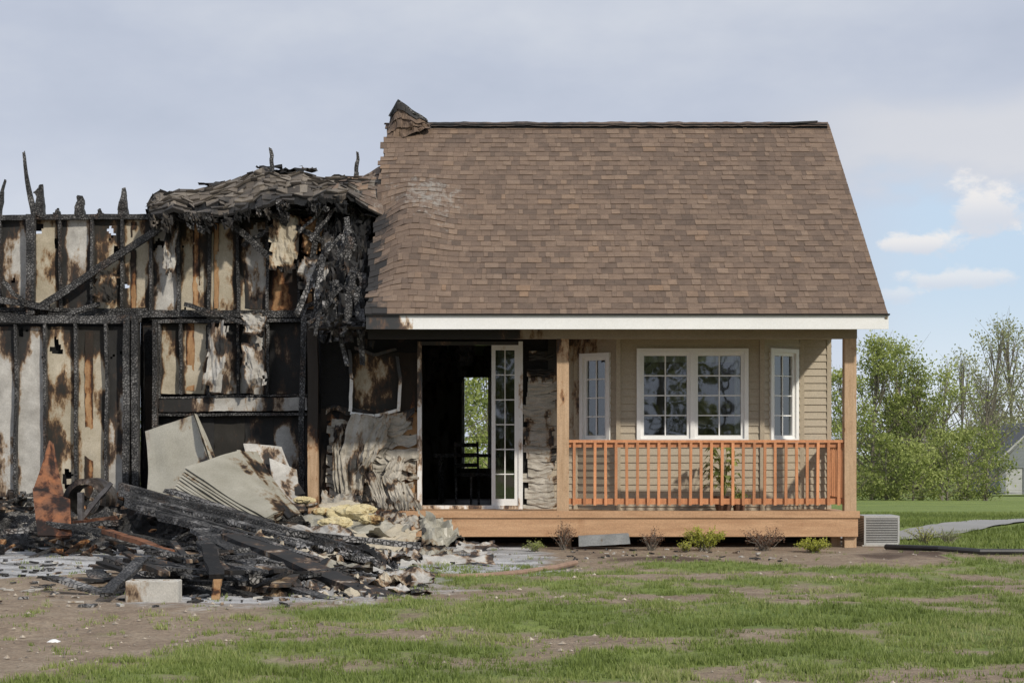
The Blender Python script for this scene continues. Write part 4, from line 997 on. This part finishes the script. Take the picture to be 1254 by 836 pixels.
# ---------------------------------------------------------------- sky, sun, camera
w=bpy.data.worlds.new('World'); bpy.context.scene.world=w; w.use_nodes=True; t=w.node_tree
bg=t.nodes['Background']; bg.inputs['Strength'].default_value=0.1
EL,RO=math.radians(34),math.radians(145)
sk=t.nodes.new('ShaderNodeTexSky'); sk.sky_type='NISHITA'; sk.sun_disc=False; sk.sun_elevation=EL; sk.sun_rotation=RO
tc=t.nodes.new('ShaderNodeTexCoord'); sp=t.nodes.new('ShaderNodeSeparateXYZ'); L(t,tc.outputs['Generated'],sp.inputs[0])
X,Y_,Z=sp.outputs
def wn(scale,detail,rough,st=(1,1,2.5),off=(0,0,0)):
    mp=t.nodes.new('ShaderNodeMapping'); mp.inputs['Scale'].default_value=st; mp.inputs['Location'].default_value=off; L(t,tc.outputs['Generated'],mp.inputs[0]); return tnoise(t,mp.outputs[0],scale,detail,rough)
b1=wn(2.6,3,.5); b2=wn(9,4,.6,(1,1,2.2),(3,1,0)); b3=wn(26,5,.62,(1,1,1.7),(1,2,3))
ov=ramp(t,mth(t,'ADD',mth(t,'MULTIPLY',b1,.65),mth(t,'MULTIPLY',b2,.35)),[(.36,(4.5,5.05,6.2)),(.5,(5.2,5.7,6.8)),(.64,(6.2,6.6,7.4))])
ov=mix(t,mth(t,'MULTIPLY',mrange(t,Z,.24,.08),.6),ov,(6.5,7.05,8.1))
hz=mix(t,.80,sk.outputs[0],(6.1,7.5,9.2))
hz=mix(t,mrange(t,Z,.10,.0),hz,(8.0,8.6,9.2))
m1=mth(t,'MULTIPLY',mrange(t,X,.15,.25),mrange(t,mth(t,'ADD',Z,mth(t,'MULTIPLY',mth(t,'SUBTRACT',b2,.5),.10)),.165,.135))
col=mix(t,m1,ov,hz)
bk=mth(t,'MULTIPLY',mth(t,'MULTIPLY',mrange(t,X,.12,.22),mrange(t,mth(t,'ABSOLUTE',mth(t,'SUBTRACT',mth(t,'ADD',Z,mth(t,'MULTIPLY',mth(t,'SUBTRACT',b2,.5),.06)),.178)),.035,.008)),.6)
col=mix(t,bk,col,(7.4,7.4,7.6))
def puff(x0,z0,a,b_,amt=.9):
    global col
    dx=mth(t,'DIVIDE',mth(t,'SUBTRACT',X,x0),a); dz=mth(t,'DIVIDE',mth(t,'SUBTRACT',Z,z0),b_)
    d=mth(t,'SQRT',mth(t,'ADD',mth(t,'MULTIPLY',dx,dx),mth(t,'MULTIPLY',dz,dz)))
    d=mth(t,'ADD',d,mth(t,'MULTIPLY',mth(t,'SUBTRACT',b3,.5),3.6))
    mk=mth(t,'MULTIPLY',mrange(t,d,1.1,.45),amt)
    sh=mrange(t,dz,-.7,.5)
    cc=mix(t,sh,(6.9,7.1,7.7),(8.9,8.6,8.4))
    col=mix(t,mk,col,cc)
for q in ((.268,.137,.020,.015,.85),(.232,.116,.020,.008,.85),(.252,.096,.035,.007,.6),(.222,.088,.018,.006,.4),(.33,.11,.04,.02)): puff(*q)
L(t,col,bg.inputs['Color'])
sd=bpy.data.lights.new('sun','SUN'); sd.energy=3.2; sd.angle=math.radians(2.5); sd.color=(1.0,.93,.82)
so=bpy.data.objects.new('sun',sd); bpy.context.scene.collection.objects.link(so)
dirv=Vector((math.sin(RO)*math.cos(EL),math.cos(RO)*math.cos(EL),math.sin(EL)))
so.rotation_euler=dirv.to_track_quat('Z','Y').to_euler(); so.location=dirv*30
cam=bpy.data.cameras.new('camera'); co=bpy.data.objects.new('camera',cam); bpy.context.scene.collection.objects.link(co)
co.location=(0,-22,EH); co.rotation_euler=(math.radians(90),0,0); cam.sensor_width=36; cam.lens=36*F/1254; cam.shift_y=(548-418)/1254
cam.clip_end=3000; cam.clip_start=.1
bpy.context.scene.camera=co
s=bpy.context.scene; s.view_settings.view_transform='Standard'; s.view_settings.look='None'; s.view_settings.exposure=0
